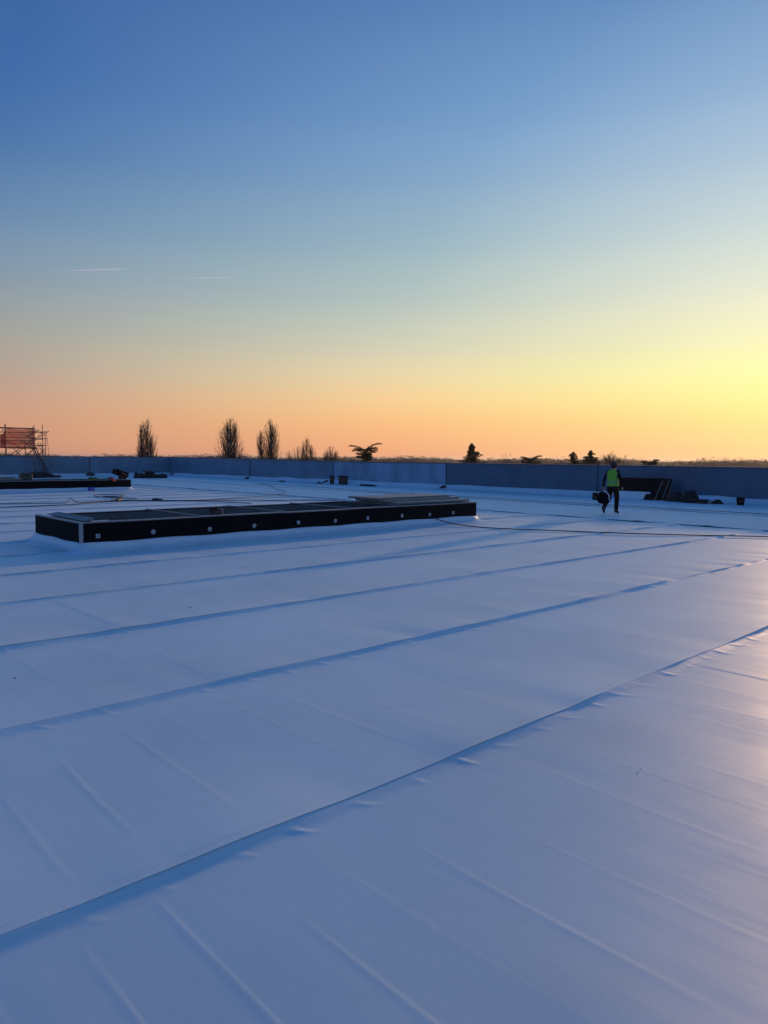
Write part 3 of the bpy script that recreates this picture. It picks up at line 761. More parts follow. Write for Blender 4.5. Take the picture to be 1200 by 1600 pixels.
MB().bbox(-0.11, 0.11, -0.085, 0.085, 0.02, 0.27, 0.018).build('shell', BLACK, t)
MB().bbox(-0.117, -0.111, -0.06, 0.04, 0.07, 0.16, 0.002).build('label_plate', BROWN2, t)
MB().bbox(-0.114, 0.114, -0.089, 0.089, 0.19, 0.205, 0.004).build('seam_band', DARKMETAL, t)
MB().tube([(0, -0.06, 0.265), (0, -0.055, 0.33), (0, -0.2, 0.335), (0, -0.255, 0.33)], 0.012, 6).build('strap', CABLE, t)

# ------------------------------------------------------------------ things against the long parapet
# black faced panels leaning by the worker
def leaning(name, label, y0, y1, z0, z1, xfoot, lean, th, edge, tilt=0.0, cat='panel', face=BLACK, group='panels leaning on the parapet'):
    t = thing(name, label, cat, (xfoot, (y0 + y1) / 2, z0), 0, group)
    h = z1 - z0; w = (y1 - y0) / 2
    A = Matrix.Rotation(math.atan2(lean, h), 4, 'Y') @ Matrix.Rotation(tilt, 4, 'X')
    MB().bbox(0, th, -w, w, 0.0, h, 0.004, A).build('face_board', face, t)
    if edge:
        MB().bbox(-0.004, th + 0.004, -w - 0.014, -w - 0.002, 0, h, 0.002, A).build('pale_edge', GF, t)
    return t
leaning('leaning_panel', 'wide black panel propped up against the parapet beside the worker', 16.1, 18.2, 0.37, 1.05, 31.55, 0.32, 0.06, False)
t = thing('white_board', 'low white board standing under the black panel beside the worker', 'board', (31.2, 17.2, 0.02), 0)
MB().bbox(0, 0.10, -0.95, 0.82, 0, 0.36, 0.006).build('core', FOAM, t)
MB().box(-0.003, -0.0005, -0.944, 0.814, 0.006, 0.354).build('facing', SKIRT, t)
leaning('leaning_panel', 'black panel with a pale slanting edge, left of the upright leaning panels', 15.98, 16.5, 0.02, 1.05, 31.05, 0.55, 0.05, True, 0.12)
leaning('leaning_panel', 'black panel with a pale edge, middle of the upright leaning panels', 15.72, 16.35, 0.02, 1.06, 31.2, 0.52, 0.05, True, 0.10)
leaning('leaning_panel', 'black panel with a pale edge, right of the upright leaning panels', 15.58, 16.2, 0.02, 1.07, 31.4, 0.45, 0.05, True, 0.06)
def lump(name, label, cat, loc, sx, sy, sz, mat_, seed, rough=0.35, rz=0, ties=0, parts=None, group=None):
    nu, nv = 22, 12; vs = []; fs = []
    U = np.linspace(0, 2 * PI, nu, endpoint=False)
    for i in range(nv):
        p = PI / 2 * (1 - i / (nv - 1))
        for j, u in enumerate(U):
            rr = math.cos(p) ** 0.55; zz = math.sin(p) ** 0.8
            k = 1 + rough * float(vnoise(np.array(math.cos(u) * 1.9 + seed * 3.1 + zz), np.array(math.sin(u) * 1.9 + zz * 1.7), seed))
            vs.append((sx * rr * k * math.cos(u), sy * rr * k * math.sin(u), sz * zz * (1 + rough * 0.9 * float(vnoise(np.array(2.3 * math.cos(u) * rr + seed), np.array(2.3 * math.sin(u) * rr), seed + 5)))))
    for i in range(nv - 1):
        for j in range(nu):
            fs.append((i * nu + j, i * nu + (j + 1) % nu, (i + 1) * nu + (j + 1) % nu, (i + 1) * nu + j))
    o = MB().add(vs, fs)
    if ties:
        t = thing(name, label, cat, loc, rz, group)
        o.build('sack', mat_, t, smooth=True)
        MB().lathe([(0.05, sz * 0.9), (0.035, sz * 1.02), (0.06, sz * 1.1), (0.075, sz * 1.2), (0.02, sz * 1.16)], 10).build('tied_neck', mat_, t, smooth=True)
        return t
    ob = o.build(name, mat_, smooth=True); ob.location = loc; ob.rotation_euler = (0, 0, rz)
    return tag(ob, label, cat, group)
lump('tool_bag', 'black bag slumped at the foot of the leaning panels', 'bag', (31.2, 15.1, 0.01), 0.3, 0.45, 0.36, TARP2, 3)
lump('tool_bag', 'domed black bag between the slumped bag and the flat black bundle', 'bag', (31.1, 14.4, 0.01), 0.3, 0.34, 0.42, TARP, 8)
t = thing('bundle', 'flat black bundle with a pale tip lying right of the domed bag', 'bundle', (30.75, 14.1, 0.01), math.radians(90))
MB().bbox(-0.7, 0.32, -0.2, 0.2, 0, 0.17, 0.05).build('wrap', TARP2, t)
MB().bbox(-0.74, -0.702, -0.12, 0.12, 0.01, 0.15, 0.01).build('pale_tip', FOAM, t)
lump('tool_bag', 'small black bag at the right end of the dark bundle', 'bag', (30.9, 13.15, 0.01), 0.18, 0.2, 0.17, TARP2, 15)
t = thing('bucket', 'black bucket standing alone near the parapet at the right', 'bucket', (30.8, 12.15, 0.012), 0.4)
MB().lathe([(0.125, 0.0), (0.13, 0.004), (0.155, 0.29), (0.168, 0.292), (0.168, 0.315), (0.150, 0.315), (0.145, 0.29), (0.118, 0.02), (0.0, 0.018)], 24).build('shell', BLACK, t, smooth=True)
MB().tube([(0.165 * math.cos(a), 0.165 * math.sin(a), 0.30 - 0.0) if False else (0.17 * math.cos(a), 0.10 * math.sin(a) * 0.6, 0.305 + 0.05 * math.sin(a)) for a in np.linspace(0, PI, 12)], 0.006, 5).build('handle', DARKMETAL, t, smooth=True)
MB().lathe([(0.156, 0.14), (0.157, 0.145), (0.163, 0.22), (0.162, 0.225)], 24).build('rust_band', BROWN, t)
# boxes further along
def carton(label, loc, sx, sy, sz, rz, mat_):
    t = thing('storage_box', label, 'box', loc, rz, 'dark boxes by the parapet')
    MB().bbox(-sx / 2, sx / 2, -sy / 2, sy / 2, 0, sz, 0.012).build('shell', mat_, t)
    MB().bbox(-sx / 2 - 0.012, sx / 2 + 0.012, -sy / 2 - 0.012, sy / 2 + 0.012, sz - 0.06, sz + 0.012, 0.006).build('lid', BLACK, t)
    MB().box(-sx / 2 - 0.004, -sx / 2 - 0.001, -0.04, 0.04, 0.05, sz - 0.07).build('tape', BROWN, t)
    return t
carton('tall narrow dark box, the left one of the pair by the parapet', (31.4, 39.42, 0.02), 0.14, 0.34, 0.56, 0.05, BROWN2)
carton('wide dark box, the right one of the pair by the parapet', (31.4, 38.22, 0.02), 0.2, 0.78, 0.57, -0.03, BROWN)
t = thing('plank', 'short dark plank lying at the foot of the pale parapet panel', 'plank', (31.15, 35.4, 0.02), 0.02)
MB().bbox(-0.12, 0.12, -0.68, 0.68, 0, 0.06, 0.008).build('board', BLACK, t)
MB().bbox(-0.15, 0.1, -0.5, 0.6, 0.062, 0.10, 0.006).build('offcut', BROWN, t)
lump('roof_rag', 'small grey rag lying left of the pair of dark boxes', 'rag', (31.2, 40.5, 0.015), 0.14, 0.28, 0.12, TEAL, 21, 0.5)
lump('roof_rag', 'tiny dark rag at the foot of the parapet between two joints', 'rag', (30.9, 44.6, 0.015), 0.16, 0.25, 0.1, TEAL, 22, 0.5)
lump('rubble_sack', 'largest dark sack in the heap before the far corner of the roof', 'sack', (26.9, 57.9, 0.01), 0.55, 0.6, 0.5, TARP, 31, 0.4, 0.4, 1, group='sacks in the far heap')
lump('rubble_sack', 'low dark sack at the left end of the far heap', 'sack', (26.25, 58.4, 0.01), 0.42, 0.4, 0.4, TARP2, 32, 0.45, 1.0, group='sacks in the far heap')
lump('rubble_sack', 'flattened dark sack trailing right of the far heap', 'sack', (27.7, 57.3, 0.01), 0.5, 0.35, 0.3, TARP, 33, 0.5, 0.2, group='sacks in the far heap')
MBt = MB().bbox(-0.6, 0.6, -0.25, 0.25, 0, 0.12, 0.03).build('dark_board', BROWN2); MBt.location = (26.9, 57.85, 0.49); MBt.rotation_euler = (0.1, 0.05, 0.35)
tag(MBt, 'dark brown board lying on top of the far heap of sacks', 'board')

# ------------------------------------------------------------------ tools on the far curb
zt = HC + 0.012
YF = 38.3
t = thing('crate', 'black crate tipped on the right end of the far curb', 'crate', (16.3, YF + 0.45, zt + 0.10), 0.15)
A = Matrix.Rotation(0.32, 4, 'Y')
m = MB(); m.bbox(-0.36, 0.36, -0.22, 0.22, 0.1, 0.13, 0.006, A).build('base', BLACK, t)
for (x0, x1, y0, y1) in ((-0.36, 0.36, -0.22, -0.195), (-0.36, 0.36, 0.195, 0.22), (-0.36, -0.335, -0.193, 0.193), (0.335, 0.36, -0.193, 0.193)):
    MB().bbox(x0, x1, y0, y1, 0.132, 0.36, 0.006, A).build('side', BLACK, t)
MB().bbox(-0.1, 0.3, -0.235, -0.222, 0.18, 0.27, 0.003, A).build('label_plate', BROWN2, t)
MB().bbox(0.05, 0.30, -0.2, 0.2, -0.1, 0.07, 0.01).build('prop_block', BROWN, t)
t = thing('heat_tool', 'red and black hand tool hanging over the front of the far curb', 'tool', (15.75, YF - 0.05, zt), 0)
MB().tube([(-0.16, 0.06, 0.09), (-0.08, 0.0, 0.06), (0.0, -0.05, 0.0), (0.05, -0.07, -0.10)], [0.05, 0.075, 0.08, 0.06], 10).build('motor_body', REDTOOL, t, smooth=True)
MB().tube([(0.05, -0.07, -0.10), (0.09, -0.075, -0.22), (0.10, -0.075, -0.36)], [0.065, 0.07, 0.05], 10).build('grip', BLACK, t, smooth=True)
MB().tube([(-0.16, 0.06, 0.09), (-0.24, 0.12, 0.10)], [0.03, 0.02], 8).build('nozzle', DARKMETAL, t, smooth=True)
lump('work_rag', 'olive rag bunched on the front rim of the far curb', 'rag', (14.75, YF + 0.04, zt - 0.01), 0.22, 0.09, 0.13, OLIVE, 41, 0.5)
t = thing('jerry_can', 'blue plastic container on the roof in front of the far curb', 'container', (14.45, YF - 0.45, 0.02), 0.3)
MB().bbox(-0.15, 0.15, -0.09, 0.09, 0, 0.17, 0.025).build('shell', BLUETOOL, t)
MB().lathe([(0.03, 0.17), (0.03, 0.2), (0.0, 0.205)], 10).build('cap', BLUETOOL, t)
board('insulation_board', 'pale board lying lower of two on the left of the far curb', 10.2, YF + 1.2, 2.4, 1.2, zt + 0.02, 0.08, 0.05, GREENBOARD, 'boards on the far curb')
board('insulation_board', 'pale board lying upper of two on the left of the far curb', 10.0, YF + 1.3, 2.3, 1.2, zt + 0.102, 0.08, -0.04, GREENBOARD, 'boards on the far curb')
t = thing('crate', 'dark green box standing on the far curb beside the pale boards', 'box', (11.75, YF + 1.0, zt + 0.02), 0.0)
MB().bbox(-0.28, 0.26, -0.2, 0.2, 0, 0.30, 0.012).build('shell', DKGREEN, t)
MB().bbox(-0.295, 0.275, -0.215, 0.215, 0.301, 0.345, 0.01).build('lid', DKGREEN, t)
MB().tube([(-0.1, -0.2, 0.2), (-0.1, -0.24, 0.22), (0.1, -0.24, 0.22), (0.1, -0.2, 0.2)], 0.012, 6).build('handle', BLACK, t)
# scraps on the open roof
def scrap(label, x, y, s, rz, mat_):
    m = MB().add([(-s, -0.3 * s, 0), (s, -0.2 * s, 0.0), (0.8 * s, 0.3 * s, 0.35 * s), (-0.6 * s, 0.35 * s, 0.1 * s), (-s, -0.3 * s, 0.15 * s), (s, -0.2 * s, 0.12 * s), (0.8 * s, 0.3 * s, 0.5 * s), (-0.6 * s, 0.35 * s, 0.25 * s)],
                 [(0, 3, 2, 1), (4, 5, 6, 7), (0, 1, 5, 4), (1, 2, 6, 5), (2, 3, 7, 6), (3, 0, 4, 7)])
    o = m.build('scrap', mat_); o.location = (x, y, 0.008); o.rotation_euler = (0, 0, rz)
    return tag(o, label, 'scrap', 'scraps on the roof')
scrap('dark scrap of membrane on the roof in front of the near curb', 4.16, 7.92, 0.024, -0.6, BROWN)
scrap('tiny dark scrap on the membrane close to the left edge', 1.75, 6.28, 0.013, 0.3, BROWN)
scrap('tiny dark crumb on the nearest membrane sheet', 3.93, 2.05, 0.009, 0.9, BROWN)

# ------------------------------------------------------------------ scaffold
sc_ = thing('scaffold_tower', 'steel scaffold stair tower with red debris netting at the far left parapet', 'scaffold', (18.0, 66.3, 0))
TR = 0.03
def pole(a, b, name='ledger', r=TR): MB().tube([a, b], r, 6).build(name, STEEL, sc_)
# standards outside the building, from the ground up past the parapet
SX = [-1.9, 0.5, 2.75]
TOPZ = {-1.9: 4.3, 0.5: 4.35, 2.75: 4.2}
for x in SX:
    for y, dz in ((0.5, 0.0), (1.9, 0.12)):
        pole((x + (0.32 if y > 1 else 0), y, GZ), (x + (0.32 if y > 1 else 0), y, TOPZ[x] + dz), 'standard')
for z in (4.05, 3.72, 3.3, 3.05, 2.8, 2.45):
    pole((-1.95, 0.46, z), (2.85, 0.46, z))
for z in (4.15, 3.55, 2.95):
    pole((-1.7, 1.86, z), (3.15, 1.86, z))
for x in SX:
    for z in (2.4, 3.3): pole((x, 0.4, z + 0.03), (x + 0.32, 2.0, z + 0.03), 'transom')
pole((0.5, 0.53, 3.0), (2.0, 0.53, 2.3), 'brace'); pole((2.6, 0.55, 3.2), (0.9, 0.55, 1.5), 'brace')
pole((2.75, 0.54, 2.4), (1.4, 0.54, 0.9), 'brace'); pole((3.07, 1.93, 2.4), (1.9, 1.93, 1.2), 'brace'); pole((0.5, 0.54, 1.6), (1.6, 0.54, 2.4), 'brace')
for i in range(4):
    MB().bbox(-1.95, 3.0, 0.55 + i * 0.33, 0.55 + i * 0.33 + 0.30, 2.46, 2.50, 0.004).build('deck_plank', PLANK, sc_)
def sheet(x0, x1, y, za, zb, n=14, sag=0.0):
    vs = []; fs = []
    for i in range(n + 1):
        for j in range(n + 1):
            u = i / n; v = j / n; x = x0 + (x1 - x0) * u
            z0 = za[0] + (za[1] - za[0]) * u; z1 = zb[0] + (zb[1] - zb[0]) * u
            vs.append((x, y + 0.04 * math.sin(7 * u + 3 * v) * math.sin(PI * v), z0 + (z1 - z0) * v - sag * math.sin(PI * u) * v))
    for i in range(n):
        for j in range(n): fs.append((i * (n + 1) + j, (i + 1) * (n + 1) + j, (i + 1) * (n + 1) + j + 1, i * (n + 1) + j + 1))
    MB().add(vs, fs).build('debris_net', net, sc_, smooth=True)
sheet(0.52, 2.72, 0.40, (2.35, 2.35), (4.05, 4.05), sag=0.06)
sheet(-1.9, 0.5, 0.40, (2.3, 2.4), (2.9, 3.7), sag=0.10)
sheet(0.5, 0.82, 1.95, (2.4, 2.4), (3.4, 3.9))
# stair bay inside the parapet
for (x, y, z1) in ((1.55, -1.0, 3.1), (2.0, -1.9, 4.3), (3.15, -1.0, 3.55), (2.65, -1.9, 4.35)):
    pole((x, y, 0.02), (x, y, z1), 'standard')
for z in (3.75, 3.2, 2.65): pole((1.6, -1.9, z), (2.95, -1.9, z)); pole((2.65, -2.0, z - 0.05), (2.72, 0.6, z - 0.05), 'transom')
pole((1.9, -1.0, 2.35), (3.2, -1.0, 2.35)); pole((1.5, -1.9, 0.35), (3.5, -1.0, 0.75), 'brace')
m = MB()
for y in (-1.75, -1.15): m.tube([(2.1, y, 2.5), (3.25, y, 0.05)], 0.045, 6)
st = m.build('stair_flight', STEEL, sc_)
for y in (-1.75, -1.15):
    MB().tube([(1.5, y, 3.25), (2.45, y, 3.95)], 0.028, 6).build('handrail', STEEL, sc_)
    MB().tube([(2.45, y, 2.9), (3.5, y, 0.6)], 0.024, 6).build('handrail', STEEL, sc_)
    MB().tube([(2.55, y, 3.3), (3.2, y, 3.85)], 0.026, 6).build('handrail', STEEL, sc_)
for i in range(10):
    f_ = (i + 0.5) / 10; x = 2.1 + 1.15 * f_; z = 2.5 - 2.45 * f_
    MB().bbox(x - 0.1, x + 0.12, -1.72, -1.18, z - 0.015, z + 0.015, 0.004).build('tread', STEEL, st)
for a, b in (((-1.7, 0.55, 2.5), (0.4, 0.55, 3.9)), ((0.5, 1.9, 4.1), (2.9, 1.9, 2.5)), ((1.6, -1.9, 2.6), (2.6, -1.9, 3.7)), ((2.0, -1.9, 0.1), (2.65, -1.9, 2.3)), ((1.55, -1.0, 0.1), (2.9, -1.0, 2.3)), ((2.65, -1.9, 0.1), (3.15, -1.0, 1.6)), ((1.0, 0.5, 2.4), (2.3, 0.5, 1.2))):
    pole(a, b, 'brace', 0.024)
MB().bbox(1.5, 2.2, -1.85, 0.5, 2.44, 2.48, 0.004).build('landing', PLANK, sc_)
pole((3.2, -1.1, 3.85), (3.5, -1.05, 0.9), 'brace', 0.018)
m = MB()
lump('rubble_sack', 'dark heap of sacking on the roof at the foot of the scaffold stair', 'sack', (19.6, 62.4, 0.01), 1.1, 0.45, 0.40, TARP, 51, 0.4, -0.3)
t = tag(MB().bbox(-0.5, 0.5, -0.18, 0.18, 0, 0.2, 0.03).build('dark_case', BROWN), 'dark case lying right of the heap at the foot of the scaffold', 'case')
t.location = (20.75, 62.2, 0.015); t.rotation_euler = (0, 0, -0.6)

# ------------------------------------------------------------------ trees beyond the roof
def bent(p, d, ln, r0, r1, rg, segs=4, up_=0.0, wig=0.12):
    pts = [Vector(p)]; d = Vector(d).normalized(); rs = [r0]
    for i in range(segs):
        d = (d + Vector((rg.uniform(-wig, wig), rg.uniform(-wig, wig), rg.uniform(-wig, wig) + up_))).normalized()
        pts.append(pts[-1] + d * (ln / segs)); rs.append(r0 + (r1 - r0) * (i + 1) / segs)
    return pts, rs
def poplar(label, loc, spindles, seed, group='bare poplars beyond the roof', dens=1.0):
    """upright bare tree: each leader carries a spindle of steep limbs and fine twigs; spindles = (side offset, height, half width)"""
    rg = random.Random(seed)
    t = thing('bare_tree', label, 'tree', loc, 0, group)
    H = max(q[1] for q in spindles)
    tp, trd = bent((0, 0, 0), (0, 0, 1), H * 0.5, 0.36 * H / 19, 0.2 * H / 19, rg, 8, 0.12, 0.03)
    MB().tube(tp, trd, 7).build('trunk', BARK, t, smooth=True)
    m = MB()
    for off, h, sp in spindles:
        side = right0 * off * 1.3 + fwd0 * rg.uniform(-0.6, 0.6) * abs(off)
        b0 = tp[rg.choice((3, 4, 5))]
        def axis(z):
            f = max(0, min(1, (z - b0.z) / (h - b0.z))); g = 1 - (1 - f) ** 2.2
            return Vector((side.x * g, side.y * g, 0)) + Vector((tp[-1].x, tp[-1].y, z))
        ax = [b0] + [axis(b0.z + (h - b0.z) * q / 12) for q in range(1, 13)]
        m.tube(ax, [0.19 * (1 - q / 13) + 0.012 for q in range(13)], 5, False)
        zlo = h * 0.34
        for i in range(int(170 * dens * (0.4 + 0.5 * sp))):
            f = ((i + rg.random()) / (170 * dens * (0.4 + 0.5 * sp))) ** 0.85
            zt = zlo + (h - zlo) * f
            e = 2.75 * sp * math.sqrt(max(0.0, 1 - max(0, (f - 0.32) / 0.68) ** 2.1)) * (0.8 + 0.2 * f)
            a = rg.uniform(0, 2 * PI); r = e * rg.random() ** 0.42 * rg.uniform(0.85, 1.15)
            zb = max(b0.z * 0.8, zt - 1.1 - 2.0 * r)
            P0 = axis(zb); P2 = axis(zt) + Vector((r * math.cos(a), r * math.sin(a), 0)); P1 = axis(zb + 0.4 * (zt - zb)) + Vector((r * 0.85 * math.cos(a), r * 0.85 * math.sin(a), 0))
            pts = []
            for q in range(6):
                u = q / 5; p = P0 * (1 - u) ** 2 + P1 * 2 * u * (1 - u) + P2 * u * u
                pts.append(p + Vector((rg.uniform(-.05, .05), rg.uniform(-.05, .05), 0)))
            m.tube(pts, [0.042, 0.036, 0.03, 0.024, 0.017, 0.009], 4, False)
            for w in range(int(12 * dens)):
                g = rg.uniform(0.15, 1.0); k2 = g * 5; j2 = min(int(k2), 4)
                b = pts[j2].lerp(pts[j2 + 1], k2 - j2); a2 = rg.uniform(0, 2 * PI)
                d2 = Vector((0.55 * math.cos(a2), 0.55 * math.sin(a2), rg.uniform(0.4, 1.1)))
                p2, r2_ = bent(b, d2, rg.uniform(0.35, 1.0), 0.015, 0.007, rg, 2, 0.1, 0.12)
                m.tube(p2, r2_, 3, False)
    m.build('crown', TWIG, t)
    return t
def round_tree(label, loc, H, R_, seed, group='bare broadleaf trees beyond the roof', dens=1.0):
    rg = random.Random(seed)
    t = thing('bare_tree', label, 'tree', loc, 0, group)
    tp, trd = bent((0, 0, 0), (0, 0, 1), H * 0.68, 0.34 * H / 14, 0.2 * H / 14, rg, 5, 0.1, 0.06)
    MB().tube(tp, trd, 7).build('trunk', BARK, t, smooth=True)
    m = MB()
    def grow(p, d, ln, r, lev):
        pts, rs = bent(p, d, ln, r, r * 0.55, rg, 4, 0.05, 0.16)
        m.tube(pts, rs, 4 if lev < 2 else 3, False)
        if lev >= 4: return
        for i in range((6, 5, 5, 5)[lev] if rg.random() < dens else 3):
            f = rg.uniform(0.35, 1.0) if i else 1.0
            k = f * 4; j = min(int(k), 3); b = pts[j].lerp(pts[j + 1], k - j)
            dd = (pts[j + 1] - pts[j]).normalized()
            a = rg.uniform(0, 2 * PI); s_ = rg.uniform(0.45, 0.95)
            o_ = dd.orthogonal().normalized(); o2 = dd.cross(o_)
            grow(b, dd + (o_ * math.cos(a) + o2 * math.sin(a)) * s_, ln * rg.uniform(0.6, 0.82), max(0.012, r * 0.5), lev + 1)
    for i in range(13):
        a = 2 * PI * i / 13 * 5 + rg.uniform(-.3, .3); e = rg.uniform(0.35, 1.2)
        grow(tp[-1 - (i % 3)], (math.cos(a) * math.cos(e), math.sin(a) * math.cos(e), math.sin(e)), R_ * rg.uniform(0.42, 0.54), 0.13 * H / 14, 1)
    m.build('crown', TWIG, t)
    return t
def conifer(label, loc, H, kind, seed, spread, group='dark conifers beyond the roof', zvis=9.0, lean=0.0):
    """cedar: level tiers with drooping tips; spruce: ragged cone"""
    rg = random.Random(seed)
    t = thing('conifer_tree', label, 'tree', loc, 0, group)
    top = H * (0.92 if kind == 'cedar' else 0.99)
    tp, trd = bent((0, 0, 0), (0.02 + lean, 0.01, 1), top, 0.4 * H / 15, 0.05, rg, 8, 0.1, 0.03)
    MB().tube(tp, trd, 7).build('trunk', BARK, t, smooth=True)
    m = MB()
    def spray(pts, wid):
        for j in range(len(pts) - 1):
            for q in range(24):
                b = pts[j].lerp(pts[j + 1], rg.random()); f = (j + 0.5) / (len(pts) - 1)
                w = wid * (1.05 - 0.65 * f)
                c = b + Vector((rg.uniform(-w, w), rg.uniform(-w, w), rg.uniform(-0.16, 0.10) - 0.05 * f))
                a = rg.uniform(0, 2 * PI); s_ = rg.uniform(0.12, 0.28)
                u = Vector((math.cos(a), math.sin(a), rg.uniform(-0.5, 0.1))) * s_; v_ = Vector((-math.sin(a), math.cos(a), rg.uniform(-0.4, 0.4))) * s_ * 0.42
                m.add([c - u * 0.5 - v_, c + u, c - u * 0.5 + v_, c + Vector((0, 0, -0.1 * s_))], [(0, 1, 2), (0, 3, 1), (1, 3, 2)])
    if kind == 'cedar':
        z = H * 0.22
        while z < top:
            f = z / top
            nb = 7
            for i in range(nb):
                a = rg.uniform(0, 2 * PI); ln = spread * rg.uniform(0.6, 1.1) * (1.0 - 0.12 * f)
                k = min(7.99, max(0, f * 8 + rg.uniform(-0.32, 0.32))); j = min(int(k), 7); b = tp[j].lerp(tp[j + 1], k - j)
                rise = 0.12 + 0.55 * max(0, f - 0.62)
                pts = [b + Vector((math.cos(a + 0.1 * q), math.sin(a + 0.1 * q), 0)) * ln * q / 7 + Vector((0, 0, ln * (rise * 1.0 * (q / 7) - 0.14 * (q / 7) ** 3))) for q in range(8)]
                m.tube(pts, [0.09 - 0.011 * q for q in range(8)], 4, False); spray(pts[2:], 0.46); 
            z += H * rg.uniform(0.028, 0.045)
        for a, ln, hh in ((AL + PI / 2 + 0.25, spread * 0.98, 0.30), (AL - PI / 2 - 0.2, spread * 1.02, 0.42), (AL - PI / 2 + 0.5, spread * 0.8, 0.25), (AL + PI / 2 - 0.5, spread * 0.7, 0.16)):
            pts = [tp[-1] + Vector((math.cos(a), math.sin(a), 0)) * ln * q / 8 + Vector((0, 0, ln * (hh * 2.1 * (q / 8) - hh * 1.05 * (q / 8) ** 2.2))) for q in range(9)]
            m.tube(pts, [0.1 - 0.011 * q for q in range(9)], 4, False); spray(pts[1:], 0.42)
    else:
        z = H * 0.15
        while z < top:
            f = z / top
            for i in range(3):
                a = rg.uniform(0, 2 * PI); ln = (spread * (1 - f) + 0.10) * rg.uniform(0.3, 1.35)
                k = f * 8; j = min(int(k), 7); b = tp[j].lerp(tp[j + 1], k - j)
                pts = [b + Vector((math.cos(a), math.sin(a), 0)) * ln * q / 5 + Vector((0, 0, ln * (0.55 * (q / 5) - 0.38 * (q / 5) ** 2.5))) for q in range(6)]
                m.tube(pts, [0.06 - 0.009 * q for q in range(6)], 4, False); spray(pts, min(0.22, 0.05 + 1.2 * (1 - f)))
            z += H * rg.uniform(0.009, 0.015)
    m.build('crown', NEEDLE, t)
    return t
G0 = GZ
poplar('slim bare poplar at the left, with a low bush at its right', (66.2, 142.9, G0), [(0.25, 19.7, 0.95), (-0.75, 18.7, 0.6), (0.8, 16.6, 0.6), (-0.9, 14.8, 0.75)], 3)
round_tree('low thin bush right beside the leftmost poplar', (69.6, 141.2, G0), 13.9, 2.2, 19, dens=0.4)
poplar('broadest bare poplar, the middle of the three tall ones', (78.5, 131.6, G0), [(0, 20.1, 1.45), (-0.55, 19.3, 0.8), (0.6, 19.0, 0.8)], 14, dens=1.05)
poplar('tall bare poplar with a side leader, right of the three tall ones', (84.25, 126.3, G0), [(0.3, 19.8, 1.1), (-1.2, 17.5, 0.65), (0.5, 18.6, 0.7)], 8, dens=1.05)
poplar('small ragged bare tree left of the short poplar', (100.0, 139.0, G0), [(0.3, 15.0, 0.9), (-1.2, 13.9, 1.0), (1.3, 14.9, 0.7)], 41, dens=0.6)
poplar('short narrow bare poplar between the tall poplars and the cedar', (102.0, 137.1, G0), [(0, 16.7, 0.85), (0.8, 15.3, 0.7)], 43, dens=0.9)
poplar('small pointed bare tree just left of the cedar', (118.5, 149.1, G0), [(0, 15.1, 1.1), (0.9, 14.0, 0.8), (-0.8, 13.8, 0.8)], 47, dens=0.9)
conifer('dark spreading cedar with level drooping branches above the pale panel', (85.5, 98.0, G0), 14.8, 'cedar', 5, 2.9)
conifer('dark ragged spruce standing alone above the parapet', (99.4, 85.2, G0), 15.2, 'spruce', 12, 8.6)
conifer('small dark conifer, the left of the pair before the round tree', (121.0, 78.9, G0), 13.9, 'spruce', 16, 9.5)
conifer('wider dark leaning conifer, the right of the pair before the round tree', (123.4, 76.7, G0), 14.2, 'spruce', 24, 11.0, lean=0.06)
round_tree('round bare broadleaf tree behind the worker', (145.0, 84.0, G0), 14.4, 4.3, 29)
conifer('low dark conifer top left of the conifer pair', (116.5, 85.5, G0), 13.2, 'cedar', 61, 2.0)
conifer('low dark conifer top right of the worker', (127.5, 66.9, G0), 12.7, 'cedar', 63, 1.6)

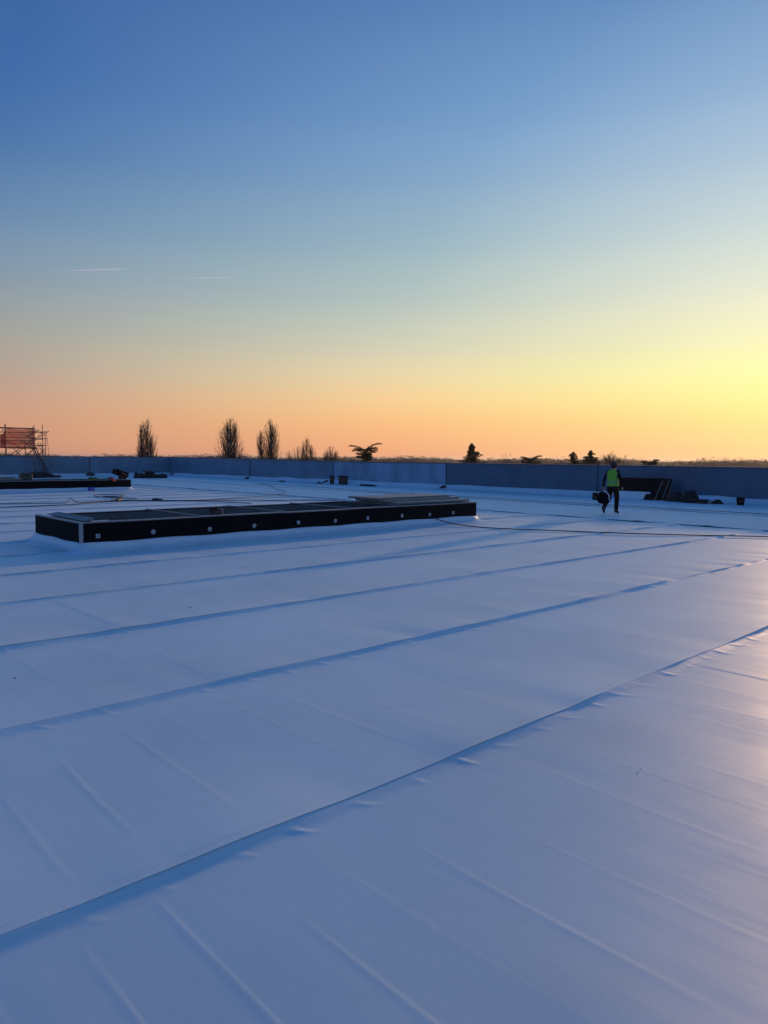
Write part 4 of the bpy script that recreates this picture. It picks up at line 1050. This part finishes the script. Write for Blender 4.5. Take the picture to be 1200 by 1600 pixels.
# far woodland and hedgerows: a broken band that reads as one mass
def woodland(name, dist, count, hmin, hmax, seed, a0, a1, wmul=1.0):
    rg = random.Random(seed); m = MB()
    for i in range(count):
        az = a0 + (a1 - a0) * (i + rg.random()) / count
        d = dist * rg.uniform(0.75, 1.3); x = d * math.cos(az); y = d * math.sin(az)
        h = rg.uniform(hmin, hmax) * rg.choice((0.88, 0.96, 1.0, 1.05, 1.12)) * (0.86 + 0.2 * math.sin(az * 37 + seed) * math.sin(az * 11)); w = h * rg.uniform(0.3, 0.55) * wmul
        s_ = d / 500.0
        m.lathe([(w * 0.55, GZ), (w * 0.9, GZ + h * 0.35), (w * 0.7, GZ + h * 0.55), (w * 0.3, GZ + h * 0.68)], 5, Matrix.Translation((x, y, 0)))
        for q in range(90):       # twig fans and clumps inside the crown
            a = rg.uniform(0, 2 * PI); rr = w * math.sqrt(rg.random()); zf = rg.uniform(0.18, 1.0)
            lim = math.sin(PI * min(1, zf * 0.92)) ** 0.6
            c = Vector((x + rr * lim * math.cos(a), y + rr * lim * math.sin(a), GZ + h * zf * 0.94))
            b = rg.uniform(0.35, 0.85) * s_ ** 0.6
            u = Vector((rg.uniform(-1, 1), rg.uniform(-1, 1), rg.uniform(0.2, 1.2))).normalized() * b
            v_ = Vector((rg.uniform(-1, 1), rg.uniform(-1, 1), rg.uniform(-.3, .3))).normalized() * b * rg.uniform(0.25, 0.6)
            m.add([c - v_, c + v_, c + u], [(0, 1, 2)])
            m.add([c - u * 0.6, c + v_ * 1.2, c + u * 0.5 - v_], [(0, 1, 2)])
        m.tube([(x, y, GZ), (x, y, GZ + h * 0.8)], [0.25, 0.08], 3, False)
    o = m.build(name, WOOD)
    return tag(o, 'far belt of bare woodland and hedges along the horizon', 'woodland', kind='stuff')
VA = AL
woodland('near_hedgerow', 330, 190, 9.5, 12.6, 71, VA - math.radians(34), VA + math.radians(33))
woodland('far_woodland', 760, 620, 11.0, 16.5, 72, VA - math.radians(36), VA + math.radians(36), 1.2)
woodland('horizon_woodland', 1900, 900, 12, 20, 73, VA - math.radians(36), VA + math.radians(36), 1.8)

# ------------------------------------------------------------------ contrails high in the sky
def contrail(label, tail, head, r):
    a = Vector(tail); b = Vector(head); d = a - b; L_ = d.length
    rg = random.Random(int(L_)); pts = []; rs = []
    for i in range(16):
        f = i / 15; pts.append((-L_ * f, 0, rg.uniform(-3, 3))); rs.append(r * (0.35 + 0.65 * min(1, f * 3)) * (1 - 0.25 * f))
    o = MB().tube(pts, rs, 8).build('contrail', vap, smooth=True)
    o.location = b; o.rotation_mode = 'QUATERNION'; o.rotation_quaternion = (b - a).to_track_quat('X', 'Z')
    return tag(o, label, 'contrail', 'contrails')
contrail('longer white contrail high at the left of the sky', (12500, 37412, 8795), (15150, 34975, 8949), 15)
contrail('fainter white contrail to the right of the longer one', (16600, 33600, 8495), (18906, 31521, 8583), 11)

# ------------------------------------------------------------------ evening haze
hz = MB().box(-7400, 7400, -7400, 7400, GZ - 1.0, 12.0).build('haze', None)
hm = bpy.data.materials.new('evening_haze'); hm.use_nodes = True
_n = hm.node_tree.nodes; _l = hm.node_tree.links
_n.remove(_n['Principled BSDF'])
_v = _n.new('ShaderNodeVolumePrincipled'); _v.inputs['Color'].default_value = (0.9, 0.88, 0.86, 1)
_v.inputs['Density'].default_value = 0.00011; _v.inputs['Anisotropy'].default_value = 0.5
_l.new(_v.outputs[0], _n['Material Output'].inputs['Volume'])
hz.data.materials.append(hm)
tag(hz, 'thin evening haze over the land', 'haze', kind='stuff')
